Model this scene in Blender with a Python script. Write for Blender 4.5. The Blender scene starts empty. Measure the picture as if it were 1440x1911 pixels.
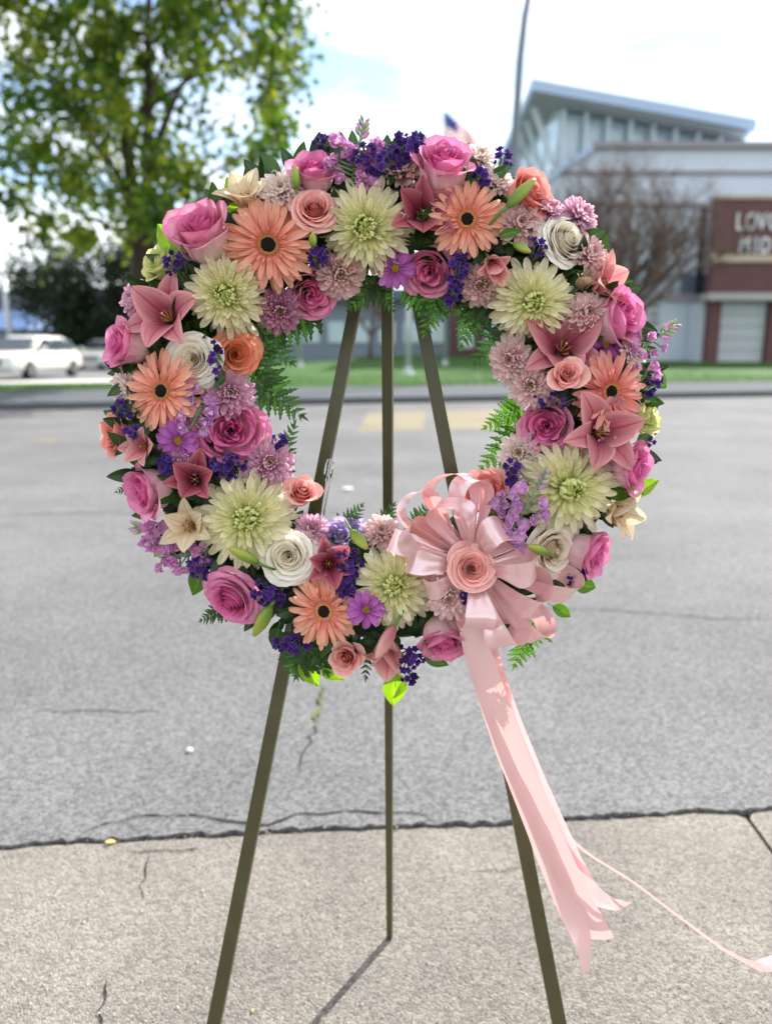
import bpy, math, random
import numpy as np
from mathutils import Vector, Matrix, Euler, Quaternion
R = math.radians
sc = bpy.context.scene
COL = sc.collection
random.seed(7)

# ------------------------------------------------------------------ camera
H = 1.22                      # camera height in metres
PITCH = R(12.0)
F = 1437.0                    # focal length, in pixels of the 1440 px wide photograph
cam_data = bpy.data.cameras.new('camera')
cam = bpy.data.objects.new('camera', cam_data)
COL.objects.link(cam)
cam.location = (0, 0, H)
cam.rotation_euler = (R(90) - PITCH, 0, 0)
cam_data.sensor_fit = 'HORIZONTAL'
cam_data.sensor_width = 36.0
cam_data.lens = 36.0 * F / 1440.0
cam_data.clip_start = 0.02
cam_data.clip_end = 3000
cam_data.dof.use_dof = True
cam_data.dof.focus_distance = 1.10
cam_data.dof.aperture_fstop = 3.5
sc.camera = cam

# ------------------------------------------------------------------ sun and sky
SUN_AZ = R(36)                # to the right of the view direction, behind the wreath
SUN_EL = R(40)
sun_dir = Vector((math.sin(SUN_AZ) * math.cos(SUN_EL), math.cos(SUN_AZ) * math.cos(SUN_EL), math.sin(SUN_EL)))
sd = bpy.data.lights.new('sun', 'SUN')
sd.energy = 2.0
sd.angle = R(0.55)
sd.color = (1.0, 0.96, 0.91)
sun = bpy.data.objects.new('sun', sd)
COL.objects.link(sun)
sun.rotation_euler = sun_dir.to_track_quat('Z', 'Y').to_euler()

world = bpy.data.worlds.new('World')
sc.world = world
world.use_nodes = True
wn, wl = world.node_tree.nodes, world.node_tree.links
wn.clear()
w_out = wn.new('ShaderNodeOutputWorld')
w_bg = wn.new('ShaderNodeBackground')
w_bg.inputs['Strength'].default_value = 0.05
sky = wn.new('ShaderNodeTexSky')
sky.sky_type = 'NISHITA'
sky.sun_disc = False
sky.sun_elevation = SUN_EL
sky.sun_rotation = SUN_AZ
sky.dust_density = 0.15
sky.air_density = 1.0
sky.ozone_density = 3.0
tc = wn.new('ShaderNodeTexCoord')
mp = wn.new('ShaderNodeMapping')
mp.inputs['Scale'].default_value = (1.3, 1.3, 7.0)
mp.inputs['Location'].default_value = (7.3, 14.1, 5.6)
mp.inputs['Rotation'].default_value = (0.0, R(9), R(20))
nz = wn.new('ShaderNodeTexNoise')
nz.inputs['Scale'].default_value = 1.6
nz.inputs['Detail'].default_value = 7
nz.inputs['Roughness'].default_value = 0.55
nz.inputs['Distortion'].default_value = 0.4
rp = wn.new('ShaderNodeValToRGB')
rp.color_ramp.elements[0].position = 0.34
rp.color_ramp.elements[0].color = (0.10, 0.10, 0.10, 1)
rp.color_ramp.elements[1].position = 0.60
rp.color_ramp.elements[1].color = (0.95, 0.95, 0.95, 1)
mixw = wn.new('ShaderNodeMix'); mixw.data_type = 'RGBA'
mixw.inputs['B'].default_value = (7.6, 7.4, 7.1, 1)      # thin bright high cloud
wl.new(tc.outputs['Generated'], mp.inputs['Vector'])
wl.new(mp.outputs['Vector'], nz.inputs['Vector'])
wl.new(nz.outputs['Fac'], rp.inputs['Fac'])
wl.new(rp.outputs['Color'], mixw.inputs['Factor'])
wl.new(sky.outputs['Color'], mixw.inputs['A'])
wl.new(mixw.outputs['Result'], w_bg.inputs['Color'])
wl.new(w_bg.outputs['Background'], w_out.inputs['Surface'])

sc.view_settings.view_transform = 'Standard'
sc.view_settings.look = 'None'
sc.view_settings.gamma = 1.0
sc.view_settings.use_curve_mapping = False
sc.view_settings.exposure = 2.45

sc.render.engine = 'CYCLES'
sc.cycles.max_bounces = 8
sc.cycles.diffuse_bounces = 4
sc.cycles.transmission_bounces = 6
sc.cycles.transparent_max_bounces = 8
sc.cycles.use_denoising = True
sc.cycles.sample_clamp_indirect = 6.0

# ------------------------------------------------------------------ helpers
_fwd = Vector((0, math.cos(PITCH), -math.sin(PITCH)))
_up = Vector((0, math.sin(PITCH), math.cos(PITCH)))
_right = Vector((1, 0, 0))
CAM = Vector((0, 0, H))

def ray(px, py):
    return _fwd + _right * ((px - 720.0) / F) + _up * ((955.5 - py) / F)

def at(px, py, Y):                       # the point of the plane y = Y that a measured picture position names
    d = ray(px, py)
    return CAM + d * (Y / d.y)

def ground(px, py, z=0.0):
    d = ray(px, py)
    return CAM + d * ((z - H) / d.z)

def hexc(h):
    h = h.lstrip('#')
    out = []
    for i in (0, 2, 4):
        c = int(h[i:i + 2], 16) / 255.0
        out.append(c / 12.92 if c <= 0.04045 else ((c + 0.055) / 1.055) ** 2.4)
    return tuple(out) + (1.0,)

def tag(o, label=None, cat=None, group=None, kind=None):
    if label: o['label'] = label
    if cat: o['category'] = cat
    if group: o['group'] = group
    if kind: o['kind'] = kind
    return o

def empty(name, M=None, label=None, cat=None, group=None):
    o = bpy.data.objects.new(name, None)
    o.empty_display_size = 0.02
    COL.objects.link(o)
    if M is not None:
        o.matrix_world = M
    return tag(o, label, cat, group)

def link(name, me, parent=None, M=None, kind=None):
    o = bpy.data.objects.new(name, me)
    COL.objects.link(o)
    if parent is not None:
        o.parent = parent
    if M is not None:
        o.matrix_basis = M
    if kind: o['kind'] = kind
    return o

def mesh(name, verts, faces, mat=None, smooth=False):
    me = bpy.data.meshes.new(name)
    me.from_pydata([tuple(v) for v in verts], [], faces)
    if smooth:
        me.polygons.foreach_set('use_smooth', [True] * len(me.polygons))
    if mat is not None:
        me.materials.append(mat)
    me.update()
    return me

_var = {}
def variant(me, mat):                    # the same shape in another material, made once
    k = (me.name, mat.name)
    if k not in _var:
        c = me.copy()
        c.materials.clear()
        c.materials.append(mat)
        _var[k] = c
    return _var[k]

def surf(name, nu, nv, f, tone=1.0, mat=None):
    vs, col, fs = [], [], []
    for j in range(nv + 1):
        v = j / nv
        for i in range(nu + 1):
            u = -1 + 2 * i / nu
            vs.append(f(u, v))
            col += [tone, v, u * .5 + .5, 1]
    for j in range(nv):
        for i in range(nu):
            a = j * (nu + 1) + i
            fs.append((a, a + 1, a + nu + 2, a + nu + 1))
    me = mesh(name, vs, fs, mat, True)
    at_ = me.attributes.new('pt', 'FLOAT_COLOR', 'POINT')
    at_.data.foreach_set('color', col)
    return me

class MB:                                # collects shapes that make ONE mesh
    def __init__(s): s.v, s.f, s.c = [], [], []
    def add(s, vs, fs, c=None):
        b = len(s.v)
        s.v += [tuple(x) for x in vs]
        s.f += [tuple(i + b for i in q) for q in fs]
        s.c += [c or (1, .5, .5, 1)] * len(vs)
    def box(s, x0, x1, y0, y1, z0, z1, M=None):
        vs = [Vector((x, y, z)) for z in (z0, z1) for y in (y0, y1) for x in (x0, x1)]
        if M is not None: vs = [M @ v for v in vs]
        s.add(vs, [(0, 2, 3, 1), (4, 5, 7, 6), (0, 1, 5, 4), (2, 6, 7, 3), (0, 4, 6, 2), (1, 3, 7, 5)])
    def bar(s, a, b, w, t, wdir):        # a straight strip from a to b: width w along wdir, thickness t
        a, b = Vector(a), Vector(b)
        d = (b - a).normalized()
        wd = Vector(wdir); wd = (wd - d * wd.dot(d)).normalized()
        td = d.cross(wd)
        w0, w1 = (w, w) if not isinstance(w, tuple) else w
        vs = []
        for p, ww in ((a, w0), (b, w1)):
            for sx, sy in ((-1, -1), (1, -1), (1, 1), (-1, 1)):
                vs.append(p + wd * (ww / 2 * sx) + td * (t / 2 * sy))
        s.add(vs, [(0, 3, 2, 1), (4, 5, 6, 7), (0, 1, 5, 4), (1, 2, 6, 5), (2, 3, 7, 6), (3, 0, 4, 7)])
    def tube(s, pts, rads, n=6, cap=True, c=None):
        pts = [Vector(p) for p in pts]
        vs, fs = [], []
        for k, p in enumerate(pts):
            d = (pts[min(k + 1, len(pts) - 1)] - pts[max(k - 1, 0)])
            if d.length < 1e-9: d = Vector((0, 0, 1))
            d.normalize()
            a = d.cross(Vector((0, 0, 1)) if abs(d.z) < .9 else Vector((1, 0, 0))).normalized()
            b = d.cross(a)
            for i in range(n):
                t = 2 * math.pi * i / n
                vs.append(p + (a * math.cos(t) + b * math.sin(t)) * rads[k])
        for k in range(len(pts) - 1):
            for i in range(n):
                j = (i + 1) % n
                fs.append((k * n + i, k * n + j, (k + 1) * n + j, (k + 1) * n + i))
        if cap:
            fs.append(tuple(range(n - 1, -1, -1)))
            fs.append(tuple(range((len(pts) - 1) * n, len(pts) * n)))
        s.add(vs, fs, c)
    def lathe(s, prof, n=10, M=None, lobes=0, amp=0.0):
        vs, fs = [], []
        for r, z in prof:
            for i in range(n):
                t = 2 * math.pi * i / n
                rr = r * (1 + amp * math.cos(lobes * t)) if lobes else r
                v = Vector((rr * math.cos(t), rr * math.sin(t), z))
                vs.append(M @ v if M is not None else v)
        for k in range(len(prof) - 1):
            for i in range(n):
                j = (i + 1) % n
                fs.append((k * n + i, k * n + j, (k + 1) * n + j, (k + 1) * n + i))
        fs.append(tuple(range(n - 1, -1, -1)))
        fs.append(tuple(range((len(prof) - 1) * n, len(prof) * n)))
        s.add(vs, fs)
    def mesh(s, name, mat=None, smooth=False, attr=False):
        me = mesh(name, s.v, s.f, mat, smooth)
        if attr:
            a = me.attributes.new('pt', 'FLOAT_COLOR', 'POINT')
            a.data.foreach_set('color', [x for c in s.c for x in c])
        return me
    def build(s, name, mat, parent=None, smooth=False, kind=None, M=None):
        return link(name, s.mesh(name, mat, smooth), parent, M, kind)

# ------------------------------------------------------------------ materials
def new_mat(name):
    m = bpy.data.materials.new(name)
    m.use_nodes = True
    nt = m.node_tree
    nt.nodes.clear()
    out = nt.nodes.new('ShaderNodeOutputMaterial')
    return m, nt.nodes, nt.links, out

def plain(name, col, rough=.6, metal=0.0, spec=.4, noise=0.0, nscale=8.0, bump=0.0, bscale=60.0, dist=0.002, coat=0.0):
    m, n, l, out = new_mat(name)
    p = n.new('ShaderNodeBsdfPrincipled')
    c = hexc(col) if isinstance(col, str) else tuple(col) + (1,)
    p.inputs['Base Color'].default_value = c
    p.inputs['Roughness'].default_value = rough
    p.inputs['Metallic'].default_value = metal
    p.inputs['Specular IOR Level'].default_value = spec
    p.inputs['Coat Weight'].default_value = coat
    if noise or bump:
        t = n.new('ShaderNodeTexCoord')
    if noise:
        z = n.new('ShaderNodeTexNoise'); z.inputs['Scale'].default_value = nscale; z.inputs['Detail'].default_value = 6
        l.new(t.outputs['Object'], z.inputs['Vector'])
        mx = n.new('ShaderNodeMix'); mx.data_type = 'RGBA'
        mx.inputs['A'].default_value = tuple(x * (1 - noise) for x in c[:3]) + (1,)
        mx.inputs['B'].default_value = tuple(min(1, x * (1 + noise)) for x in c[:3]) + (1,)
        l.new(z.outputs['Fac'], mx.inputs['Factor'])
        l.new(mx.outputs['Result'], p.inputs['Base Color'])
    if bump:
        z2 = n.new('ShaderNodeTexNoise'); z2.inputs['Scale'].default_value = bscale; z2.inputs['Detail'].default_value = 5
        l.new(t.outputs['Object'], z2.inputs['Vector'])
        b = n.new('ShaderNodeBump'); b.inputs['Strength'].default_value = bump; b.inputs['Distance'].default_value = dist
        l.new(z2.outputs['Fac'], b.inputs['Height'])
        l.new(b.outputs['Normal'], p.inputs['Normal'])
    l.new(p.outputs['BSDF'], out.inputs['Surface'])
    return m

def petal_mat(name, ramp, tip=None, tip_pow=2.0, trans=.35, rough=.6, vein=.10, streak=9.0, sat=1.0, base=None, edge=None, spec=.22, tsat=1.0, jitter=.10, bump=.5, midrib=None, base_pow=3.0, outer_base=False):
    """Colour of a petal or leaf: by the layer it belongs to ('pt' red), along it (green) and across it (blue)."""
    m, n, l, out = new_mat(name)
    a = n.new('ShaderNodeAttribute'); a.attribute_name = 'pt'
    s = n.new('ShaderNodeSeparateColor')
    l.new(a.outputs['Color'], s.inputs['Color'])
    cr = n.new('ShaderNodeValToRGB')
    els = cr.color_ramp.elements
    while len(els) < len(ramp): els.new(.5)
    for e, (pos, c) in zip(els, ramp):
        e.position = pos; e.color = hexc(c)
    l.new(s.outputs['Red'], cr.inputs['Fac'])
    cur = cr.outputs['Color']
    def mixin(fac_socket, col):
        nonlocal cur
        mx = n.new('ShaderNodeMix'); mx.data_type = 'RGBA'
        l.new(fac_socket, mx.inputs['Factor'])
        l.new(cur, mx.inputs['A'])
        mx.inputs['B'].default_value = hexc(col)
        cur = mx.outputs['Result']
    def math_(op, x, y=None):
        q = n.new('ShaderNodeMath'); q.operation = op; q.use_clamp = True
        for k, val in enumerate((x, y)):
            if val is None: continue
            if isinstance(val, (int, float)): q.inputs[k].default_value = val
            else: l.new(val, q.inputs[k])
        return q.outputs[0]
    v = s.outputs['Green']
    ua = n.new('ShaderNodeMath'); ua.operation = 'MULTIPLY_ADD'
    l.new(s.outputs['Blue'], ua.inputs[0]); ua.inputs[1].default_value = 2; ua.inputs[2].default_value = -1
    ub = n.new('ShaderNodeMath'); ub.operation = 'ABSOLUTE'
    l.new(ua.outputs[0], ub.inputs[0])
    uabs = ub.outputs[0]
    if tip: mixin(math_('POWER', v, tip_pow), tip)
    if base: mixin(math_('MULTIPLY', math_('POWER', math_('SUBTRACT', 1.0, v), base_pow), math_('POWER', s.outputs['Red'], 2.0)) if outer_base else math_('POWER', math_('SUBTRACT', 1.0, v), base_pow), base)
    if edge: mixin(math_('POWER', uabs, 2.5), edge)
    if midrib: mixin(math_('POWER', math_('SUBTRACT', 1.0, uabs), 14.0), midrib)
    # fine veins along the petal, different on each one
    oi = n.new('ShaderNodeObjectInfo')
    cmb = n.new('ShaderNodeCombineXYZ')
    ms = n.new('ShaderNodeMath'); ms.operation = 'MULTIPLY'; l.new(s.outputs['Blue'], ms.inputs[0]); ms.inputs[1].default_value = streak
    mv = n.new('ShaderNodeMath'); mv.operation = 'MULTIPLY'; l.new(v, mv.inputs[0]); mv.inputs[1].default_value = 1.4
    mr = n.new('ShaderNodeMath'); mr.operation = 'MULTIPLY'; l.new(oi.outputs['Random'], mr.inputs[0]); mr.inputs[1].default_value = 37
    l.new(ms.outputs[0], cmb.inputs[0]); l.new(mv.outputs[0], cmb.inputs[1]); l.new(mr.outputs[0], cmb.inputs[2])
    nz = n.new('ShaderNodeTexNoise'); nz.inputs['Scale'].default_value = 1.0; nz.inputs['Detail'].default_value = 4
    l.new(cmb.outputs[0], nz.inputs['Vector'])
    mpn = n.new('ShaderNodeMapRange'); mpn.inputs['From Min'].default_value = .3; mpn.inputs['From Max'].default_value = .7
    mpn.inputs['To Min'].default_value = 1 - vein; mpn.inputs['To Max'].default_value = 1 + vein
    l.new(nz.outputs['Fac'], mpn.inputs['Value'])
    mpo = n.new('ShaderNodeMapRange'); mpo.inputs['To Min'].default_value = 1 - jitter; mpo.inputs['To Max'].default_value = 1 + jitter * .6
    l.new(oi.outputs['Random'], mpo.inputs['Value'])
    mm = n.new('ShaderNodeMath'); mm.operation = 'MULTIPLY'
    l.new(mpn.outputs[0], mm.inputs[0]); l.new(mpo.outputs[0], mm.inputs[1])
    tcb = n.new('ShaderNodeTexCoord'); nb = n.new('ShaderNodeTexNoise'); nb.inputs['Scale'].default_value = 2.6; nb.inputs['Detail'].default_value = 5
    vm = n.new('ShaderNodeVectorMath'); vm.operation = 'ADD'; l.new(tcb.outputs['Object'], vm.inputs[0]); l.new(cmb.outputs[0], vm.inputs[1]) if False else None
    l.new(vm.outputs[0], nb.inputs['Vector'])
    mb_ = n.new('ShaderNodeMapRange'); mb_.inputs['From Min'].default_value = .3; mb_.inputs['From Max'].default_value = .7; mb_.inputs['To Min'].default_value = .90; mb_.inputs['To Max'].default_value = 1.06
    l.new(nb.outputs['Fac'], mb_.inputs['Value'])
    m3 = n.new('ShaderNodeMath'); m3.operation = 'MULTIPLY'; l.new(mm.outputs[0], m3.inputs[0]); l.new(mb_.outputs[0], m3.inputs[1])
    mm = m3
    hs = n.new('ShaderNodeHueSaturation'); hs.inputs['Saturation'].default_value = sat
    l.new(mm.outputs[0], hs.inputs['Value']); l.new(cur, hs.inputs['Color'])
    cur = hs.outputs['Color']
    p = n.new('ShaderNodeBsdfPrincipled')
    p.inputs['Roughness'].default_value = rough
    p.inputs['Specular IOR Level'].default_value = spec
    l.new(cur, p.inputs['Base Color'])
    bp = n.new('ShaderNodeBump'); bp.inputs['Strength'].default_value = bump; bp.inputs['Distance'].default_value = .002
    l.new(nz.outputs['Fac'], bp.inputs['Height']); l.new(bp.outputs['Normal'], p.inputs['Normal'])
    t = n.new('ShaderNodeBsdfTranslucent')
    h2 = n.new('ShaderNodeHueSaturation'); h2.inputs['Saturation'].default_value = tsat
    l.new(cur, h2.inputs['Color']); l.new(h2.outputs['Color'], t.inputs['Color'])
    mix = n.new('ShaderNodeMixShader'); mix.inputs['Fac'].default_value = trans
    l.new(p.outputs['BSDF'], mix.inputs[1]); l.new(t.outputs['BSDF'], mix.inputs[2])
    l.new(mix.outputs[0], out.inputs['Surface'])
    return m
# ================================================================== ground, road, pavement
def pave_mat(name, c_lo, c_hi, grain, speck_lo, speck_hi, rough, bump, dist, big=1.2, moss=None):
    m, n, l, out = new_mat(name)
    t = n.new('ShaderNodeTexCoord')
    p = n.new('ShaderNodeBsdfPrincipled')
    p.inputs['Roughness'].default_value = rough
    p.inputs['Specular IOR Level'].default_value = .12
    big_n = n.new('ShaderNodeTexNoise'); big_n.inputs['Scale'].default_value = big; big_n.inputs['Detail'].default_value = 8; big_n.inputs['Roughness'].default_value = .62
    l.new(t.outputs['Object'], big_n.inputs['Vector'])
    r1 = n.new('ShaderNodeValToRGB')
    r1.color_ramp.elements[0].position = .32; r1.color_ramp.elements[0].color = hexc(c_lo)
    r1.color_ramp.elements[1].position = .68; r1.color_ramp.elements[1].color = hexc(c_hi)
    l.new(big_n.outputs['Fac'], r1.inputs['Fac'])
    vo = n.new('ShaderNodeTexVoronoi'); vo.inputs['Scale'].default_value = grain
    l.new(t.outputs['Object'], vo.inputs['Vector'])
    sp = n.new('ShaderNodeSeparateColor'); l.new(vo.outputs['Color'], sp.inputs['Color'])
    mr = n.new('ShaderNodeMapRange'); mr.inputs['To Min'].default_value = speck_lo; mr.inputs['To Max'].default_value = speck_hi
    l.new(sp.outputs['Red'], mr.inputs['Value'])
    hs = n.new('ShaderNodeHueSaturation')
    l.new(mr.outputs[0], hs.inputs['Value']); l.new(r1.outputs['Color'], hs.inputs['Color'])
    st = n.new('ShaderNodeTexNoise'); st.inputs['Scale'].default_value = 3.3; st.inputs['Detail'].default_value = 9; st.inputs['Roughness'].default_value = .7
    l.new(t.outputs['Object'], st.inputs['Vector'])
    sr = n.new('ShaderNodeValToRGB'); sr.color_ramp.elements[0].position = .60; sr.color_ramp.elements[1].position = .74
    sr.color_ramp.elements[0].color = (1, 1, 1, 1); sr.color_ramp.elements[1].color = (.78, .77, .75, 1)
    l.new(st.outputs['Fac'], sr.inputs['Fac'])
    sm = n.new('ShaderNodeMix'); sm.data_type = 'RGBA'; sm.blend_type = 'MULTIPLY'; sm.inputs['Factor'].default_value = 1.0
    l.new(hs.outputs['Color'], sm.inputs['A']); l.new(sr.outputs['Color'], sm.inputs['B'])
    fine = n.new('ShaderNodeTexNoise'); fine.inputs['Scale'].default_value = grain * 1.7; fine.inputs['Detail'].default_value = 6
    l.new(t.outputs['Object'], fine.inputs['Vector'])
    ad = n.new('ShaderNodeMath'); ad.operation = 'MULTIPLY_ADD'
    l.new(vo.outputs['Distance'], ad.inputs[0]); ad.inputs[1].default_value = -0.9; l.new(fine.outputs['Fac'], ad.inputs[2])
    mid = n.new('ShaderNodeTexNoise'); mid.inputs['Scale'].default_value = grain * .16; mid.inputs['Detail'].default_value = 4
    l.new(t.outputs['Object'], mid.inputs['Vector'])
    ad2 = n.new('ShaderNodeMath'); ad2.operation = 'MULTIPLY_ADD'
    l.new(mid.outputs['Fac'], ad2.inputs[0]); ad2.inputs[1].default_value = 1.6; l.new(ad.outputs[0], ad2.inputs[2])
    b = n.new('ShaderNodeBump'); b.inputs['Strength'].default_value = bump; b.inputs['Distance'].default_value = dist
    l.new(ad2.outputs[0], b.inputs['Height'])
    l.new(sm.outputs['Result'], p.inputs['Base Color'])
    l.new(b.outputs['Normal'], p.inputs['Normal'])
    l.new(p.outputs['BSDF'], out.inputs['Surface'])
    return m

M_soil = plain('soil', '#3a352c', .95, noise=.3)
M_asphalt = pave_mat('asphalt', '#5a5a5b', '#6e6e6e', 130, .62, 1.45, .88, .6, .003, big=.55)
M_concrete = pave_mat('concrete', '#6a6661', '#847f77', 170, .68, 1.30, .88, .75, .0035, big=1.7)
M_crack = plain('crack', '#1b1a18', .95, noise=.3, nscale=40)
M_moss = plain('moss', '#5a6030', .95, noise=.3, nscale=60)
M_walk = plain('walk', '#54585c', .95, spec=.1, noise=.12, nscale=1.5)
M_grass = plain('grass', '#34561d', .9, noise=.4, nscale=1.1, bump=.6, bscale=30, dist=.05, spec=.2)
M_lot = plain('lot', '#6a6a6c', .9, noise=.1, nscale=.6)
M_pale_walk = plain('pale_walk', '#c9c6c0', .9, noise=.08, nscale=2)
M_yellow_paint = plain('yellow_paint', '#756d57', .95, noise=.35, nscale=1.6)

g = MB(); g.add([(-1500, -300, -.05), (1500, -300, -.05), (1500, 2400, -.05), (-1500, 2400, -.05)], [(0, 1, 2, 3)])
g.build('ground', M_soil, kind='structure')

seam_px = [(0, 1588), (60, 1582), (110, 1578), (160, 1575), (235, 1574), (300, 1569), (372, 1565), (450, 1562), (500, 1557), (560, 1556),
           (640, 1553), (720, 1550), (800, 1546), (880, 1546), (985, 1541), (1070, 1534), (1160, 1528), (1240, 1524), (1310, 1519), (1390, 1523), (1440, 1513)]
rs = random.Random(3)
seam = [ground(x, y) for x, y in seam_px]
d0 = (seam[-1] - seam[0]).normalized()
seam = [seam[0] - d0 * 14] + seam + [seam[-1] + d0 * 14]
fine_seam = []
for a, b in zip(seam[:-1], seam[1:]):
    k = max(1, min(14, int((b - a).length / .02)))
    for i in range(k):
        p = a.lerp(b, i / k)
        fine_seam.append(Vector((p.x, p.y + rs.uniform(-.004, .004), 0)))
fine_seam.append(seam[-1])

def sheet(name, poly, mat, z, depth=.04, kind='structure', parent=None):
    n = len(poly)
    vs = [(p[0], p[1], z) for p in poly] + [(p[0], p[1], z - depth) for p in poly]
    fs = [tuple(range(n))] + [(i, i + n, (i + 1) % n + n, (i + 1) % n) for i in range(n)]
    o = link(name, mesh(name, vs, fs, mat), parent)
    if kind: o['kind'] = kind
    return o

# driveway apron of concrete, cast in two slabs with an open joint between them on the right
j0, j1 = ground(1392, 1526), ground(1440, 1592)
jd = (j1 - j0).normalized()
j_near = j0 + jd * 6
lhs = [p for p in fine_seam if p.x <= j0.x - .003]
rhs = [p for p in fine_seam if p.x >= j0.x + .008]
off = Vector((jd.y, -jd.x, 0))
if off.x < 0: off = -off
sheet('concrete_slab', [(-14, -5, 0), (j_near.x - .004, j_near.y, 0), (j0.x - .003, j0.y - .004, 0)] + list(reversed(lhs)), M_concrete, 0.0)
sheet('concrete_slab', [(j_near.x + .006, j_near.y, 0), (14, -5, 0)] + list(reversed(rhs)) + [(j0.x + .008, j0.y - .004, 0)], M_concrete, 0.0)

# far kerb line
K0, K1 = ground(100, 765), ground(1350, 742)
ke = (K1 - K0).normalized()
kn = Vector((-ke.y, ke.x, 0))
def kp(s, t, z=0.0):
    p = K0 + ke * s + kn * t
    return Vector((p.x, p.y, z))
gap = .011
asph_near = []
for i, p in enumerate(fine_seam):
    asph_near.append(Vector((p.x, p.y + gap + rs.uniform(-.005, .012), 0)))
vs, fs = [], []
far = []
for p in asph_near:
    sx = p.x * 3.2 if abs(p.x) < 14.5 else p.x * 3.2
    far.append(Vector((sx, 0, 0)))
n_ = len(asph_near)
def kerb_y(x): return K0.y + (x - K0.x) * ke.y / ke.x
rows = [0.0, .02, .06, .15, .4, 1.0]
for q in rows:
    for p in asph_near:
        x1 = max(-30, min(60, p.x * 4))
        vs.append((p.x + (x1 - p.x) * q, p.y + (kerb_y(x1) - p.y) * q, .006))
for j in range(len(rows) - 1):
    for i in range(n_ - 1):
        fs.append((j * n_ + i, j * n_ + i + 1, (j + 1) * n_ + i + 1, (j + 1) * n_ + i))
b0 = len(vs)
for p in asph_near: vs.append((p.x, p.y + .004, -.045))
for i in range(n_ - 1): fs.append((b0 + i, b0 + i + 1, i + 1, i))
road = link('asphalt_road', mesh('asphalt_road', vs, fs, M_asphalt), kind='structure')

def crack(pts, w, parent, z, mat=M_crack, jit=.006, name='crack'):
    P = [ground(x, y) for x, y in pts]
    Q = []
    for a, b in zip(P[:-1], P[1:]):
        k = max(2, int((b - a).length / .03))
        for i in range(k):
            q = a.lerp(b, i / k)
            Q.append(q + Vector((rs.uniform(-jit, jit), rs.uniform(-jit, jit), 0)))
    Q.append(P[-1])
    vs, fs = [], []
    for i, q in enumerate(Q):
        d = (Q[min(i + 1, len(Q) - 1)] - Q[max(i - 1, 0)]).normalized()
        nn = Vector((-d.y, d.x, 0))
        e = min(i, len(Q) - 1 - i) / max(1, len(Q) * .2)
        ww = .68 * w * min(1, .25 + e) * rs.uniform(.5, 1.4) / 2
        vs += [q + nn * ww + Vector((0, 0, z)), q - nn * ww + Vector((0, 0, z))]
    for i in range(len(Q) - 1):
        fs.append((2 * i, 2 * i + 1, 2 * i + 3, 2 * i + 2))
    return link(name, mesh(name, vs, fs, mat), parent)
zr = .009
crack([(140, 1571), (175, 1552), (222, 1536), (262, 1527), (330, 1526), (385, 1527), (430, 1540), (500, 1545), (552, 1524), (640, 1521), (720, 1520), (790, 1526), (815, 1542)], .008, road, zr)
crack([(602, 1285), (592, 1330), (585, 1370), (572, 1400), (560, 1445)], .009, road, zr, jit=.012)
crack([(600, 1290), (594, 1320), (586, 1362)], .016, road, zr + .003, M_moss, jit=.016, name='moss_line')
crack([(0, 962), (150, 959), (330, 961), (500, 962), (640, 958)], .02, road, zr, jit=.02)
crack([(930, 1128), (1010, 1136), (1100, 1140), (1200, 1146), (1330, 1157), (1440, 1160)], .009, road, zr, jit=.012)
crack([(60, 1332), (180, 1330), (300, 1334)], .007, road, zr, jit=.01)
slab0 = bpy.data.objects['concrete_slab']
crack([(281, 1598), (272, 1640), (262, 1660), (268, 1682)], .005, slab0, .003)
crack([(203, 1834), (200, 1865), (188, 1890), (188, 1925)], .005, slab0, .003)
crack([(235, 1590), (330, 1592), (372, 1586)], .006, slab0, .003, jit=.008)
crack([(850, 1630), (960, 1622), (1050, 1625)], .003, slab0, .003, jit=.01)

# loose grit lying on the concrete and the road edge, nobody could count it
gv, gf = [], []
rg = random.Random(11)
for k in range(7000):
    px, py = rg.uniform(-60, 1500), 1440 + 520 * rg.random() ** .8
    c = ground(px, py)
    r = rg.uniform(.0010, .0026)
    if rg.random() < .04: r *= 2.0
    b = len(gv)
    a0 = rg.uniform(0, 6.28)
    zz = .006 if py < 1550 else 0.0
    for i in range(4):
        t = a0 + i * math.pi / 2
        gv.append((c.x + r * rg.uniform(.7, 1.3) * math.cos(t), c.y + r * rg.uniform(.7, 1.3) * math.sin(t), zz + r * .2))
    gv.append((c.x, c.y, zz + r * 1.1)); gv.append((c.x, c.y, zz - r * .3))
    for i in range(4):
        j = (i + 1) % 4
        gf += [(b + i, b + j, b + 4), (b + j, b + i, b + 5)]
M_grit = plain('grit_stone', '#a39c90', .9, noise=.45, nscale=90)
grit = link('grit', mesh('grit', gv, gf, M_grit), kind='stuff')
tag(grit, 'fine loose grit scattered over the concrete apron and road edge', 'grit')

# kerb and far footway, lawn, car park
kb = MB()
def strip(mb, t0, t1, z0, z1, s0=-32, s1=90):
    vs = [kp(s0, t0, z0), kp(s1, t0, z0), kp(s1, t1, z1), kp(s0, t1, z1)]
    mb.add(vs, [(0, 1, 2, 3)])
kb.add([kp(-32, 0, -.05), kp(90, 0, -.05), kp(90, 0.02, .15), kp(-32, .02, .15), kp(90, .16, .15), kp(-32, .16, .15), kp(90, .16, -.05), kp(-32, .16, -.05)],
       [(0, 1, 2, 3), (3, 2, 4, 5), (5, 4, 6, 7)])
kb.build('kerb', M_walk, kind='structure')
sw = MB(); strip(sw, .16, 4.6, .146, .17)
sw.build('footway', M_walk, kind='structure')

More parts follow.
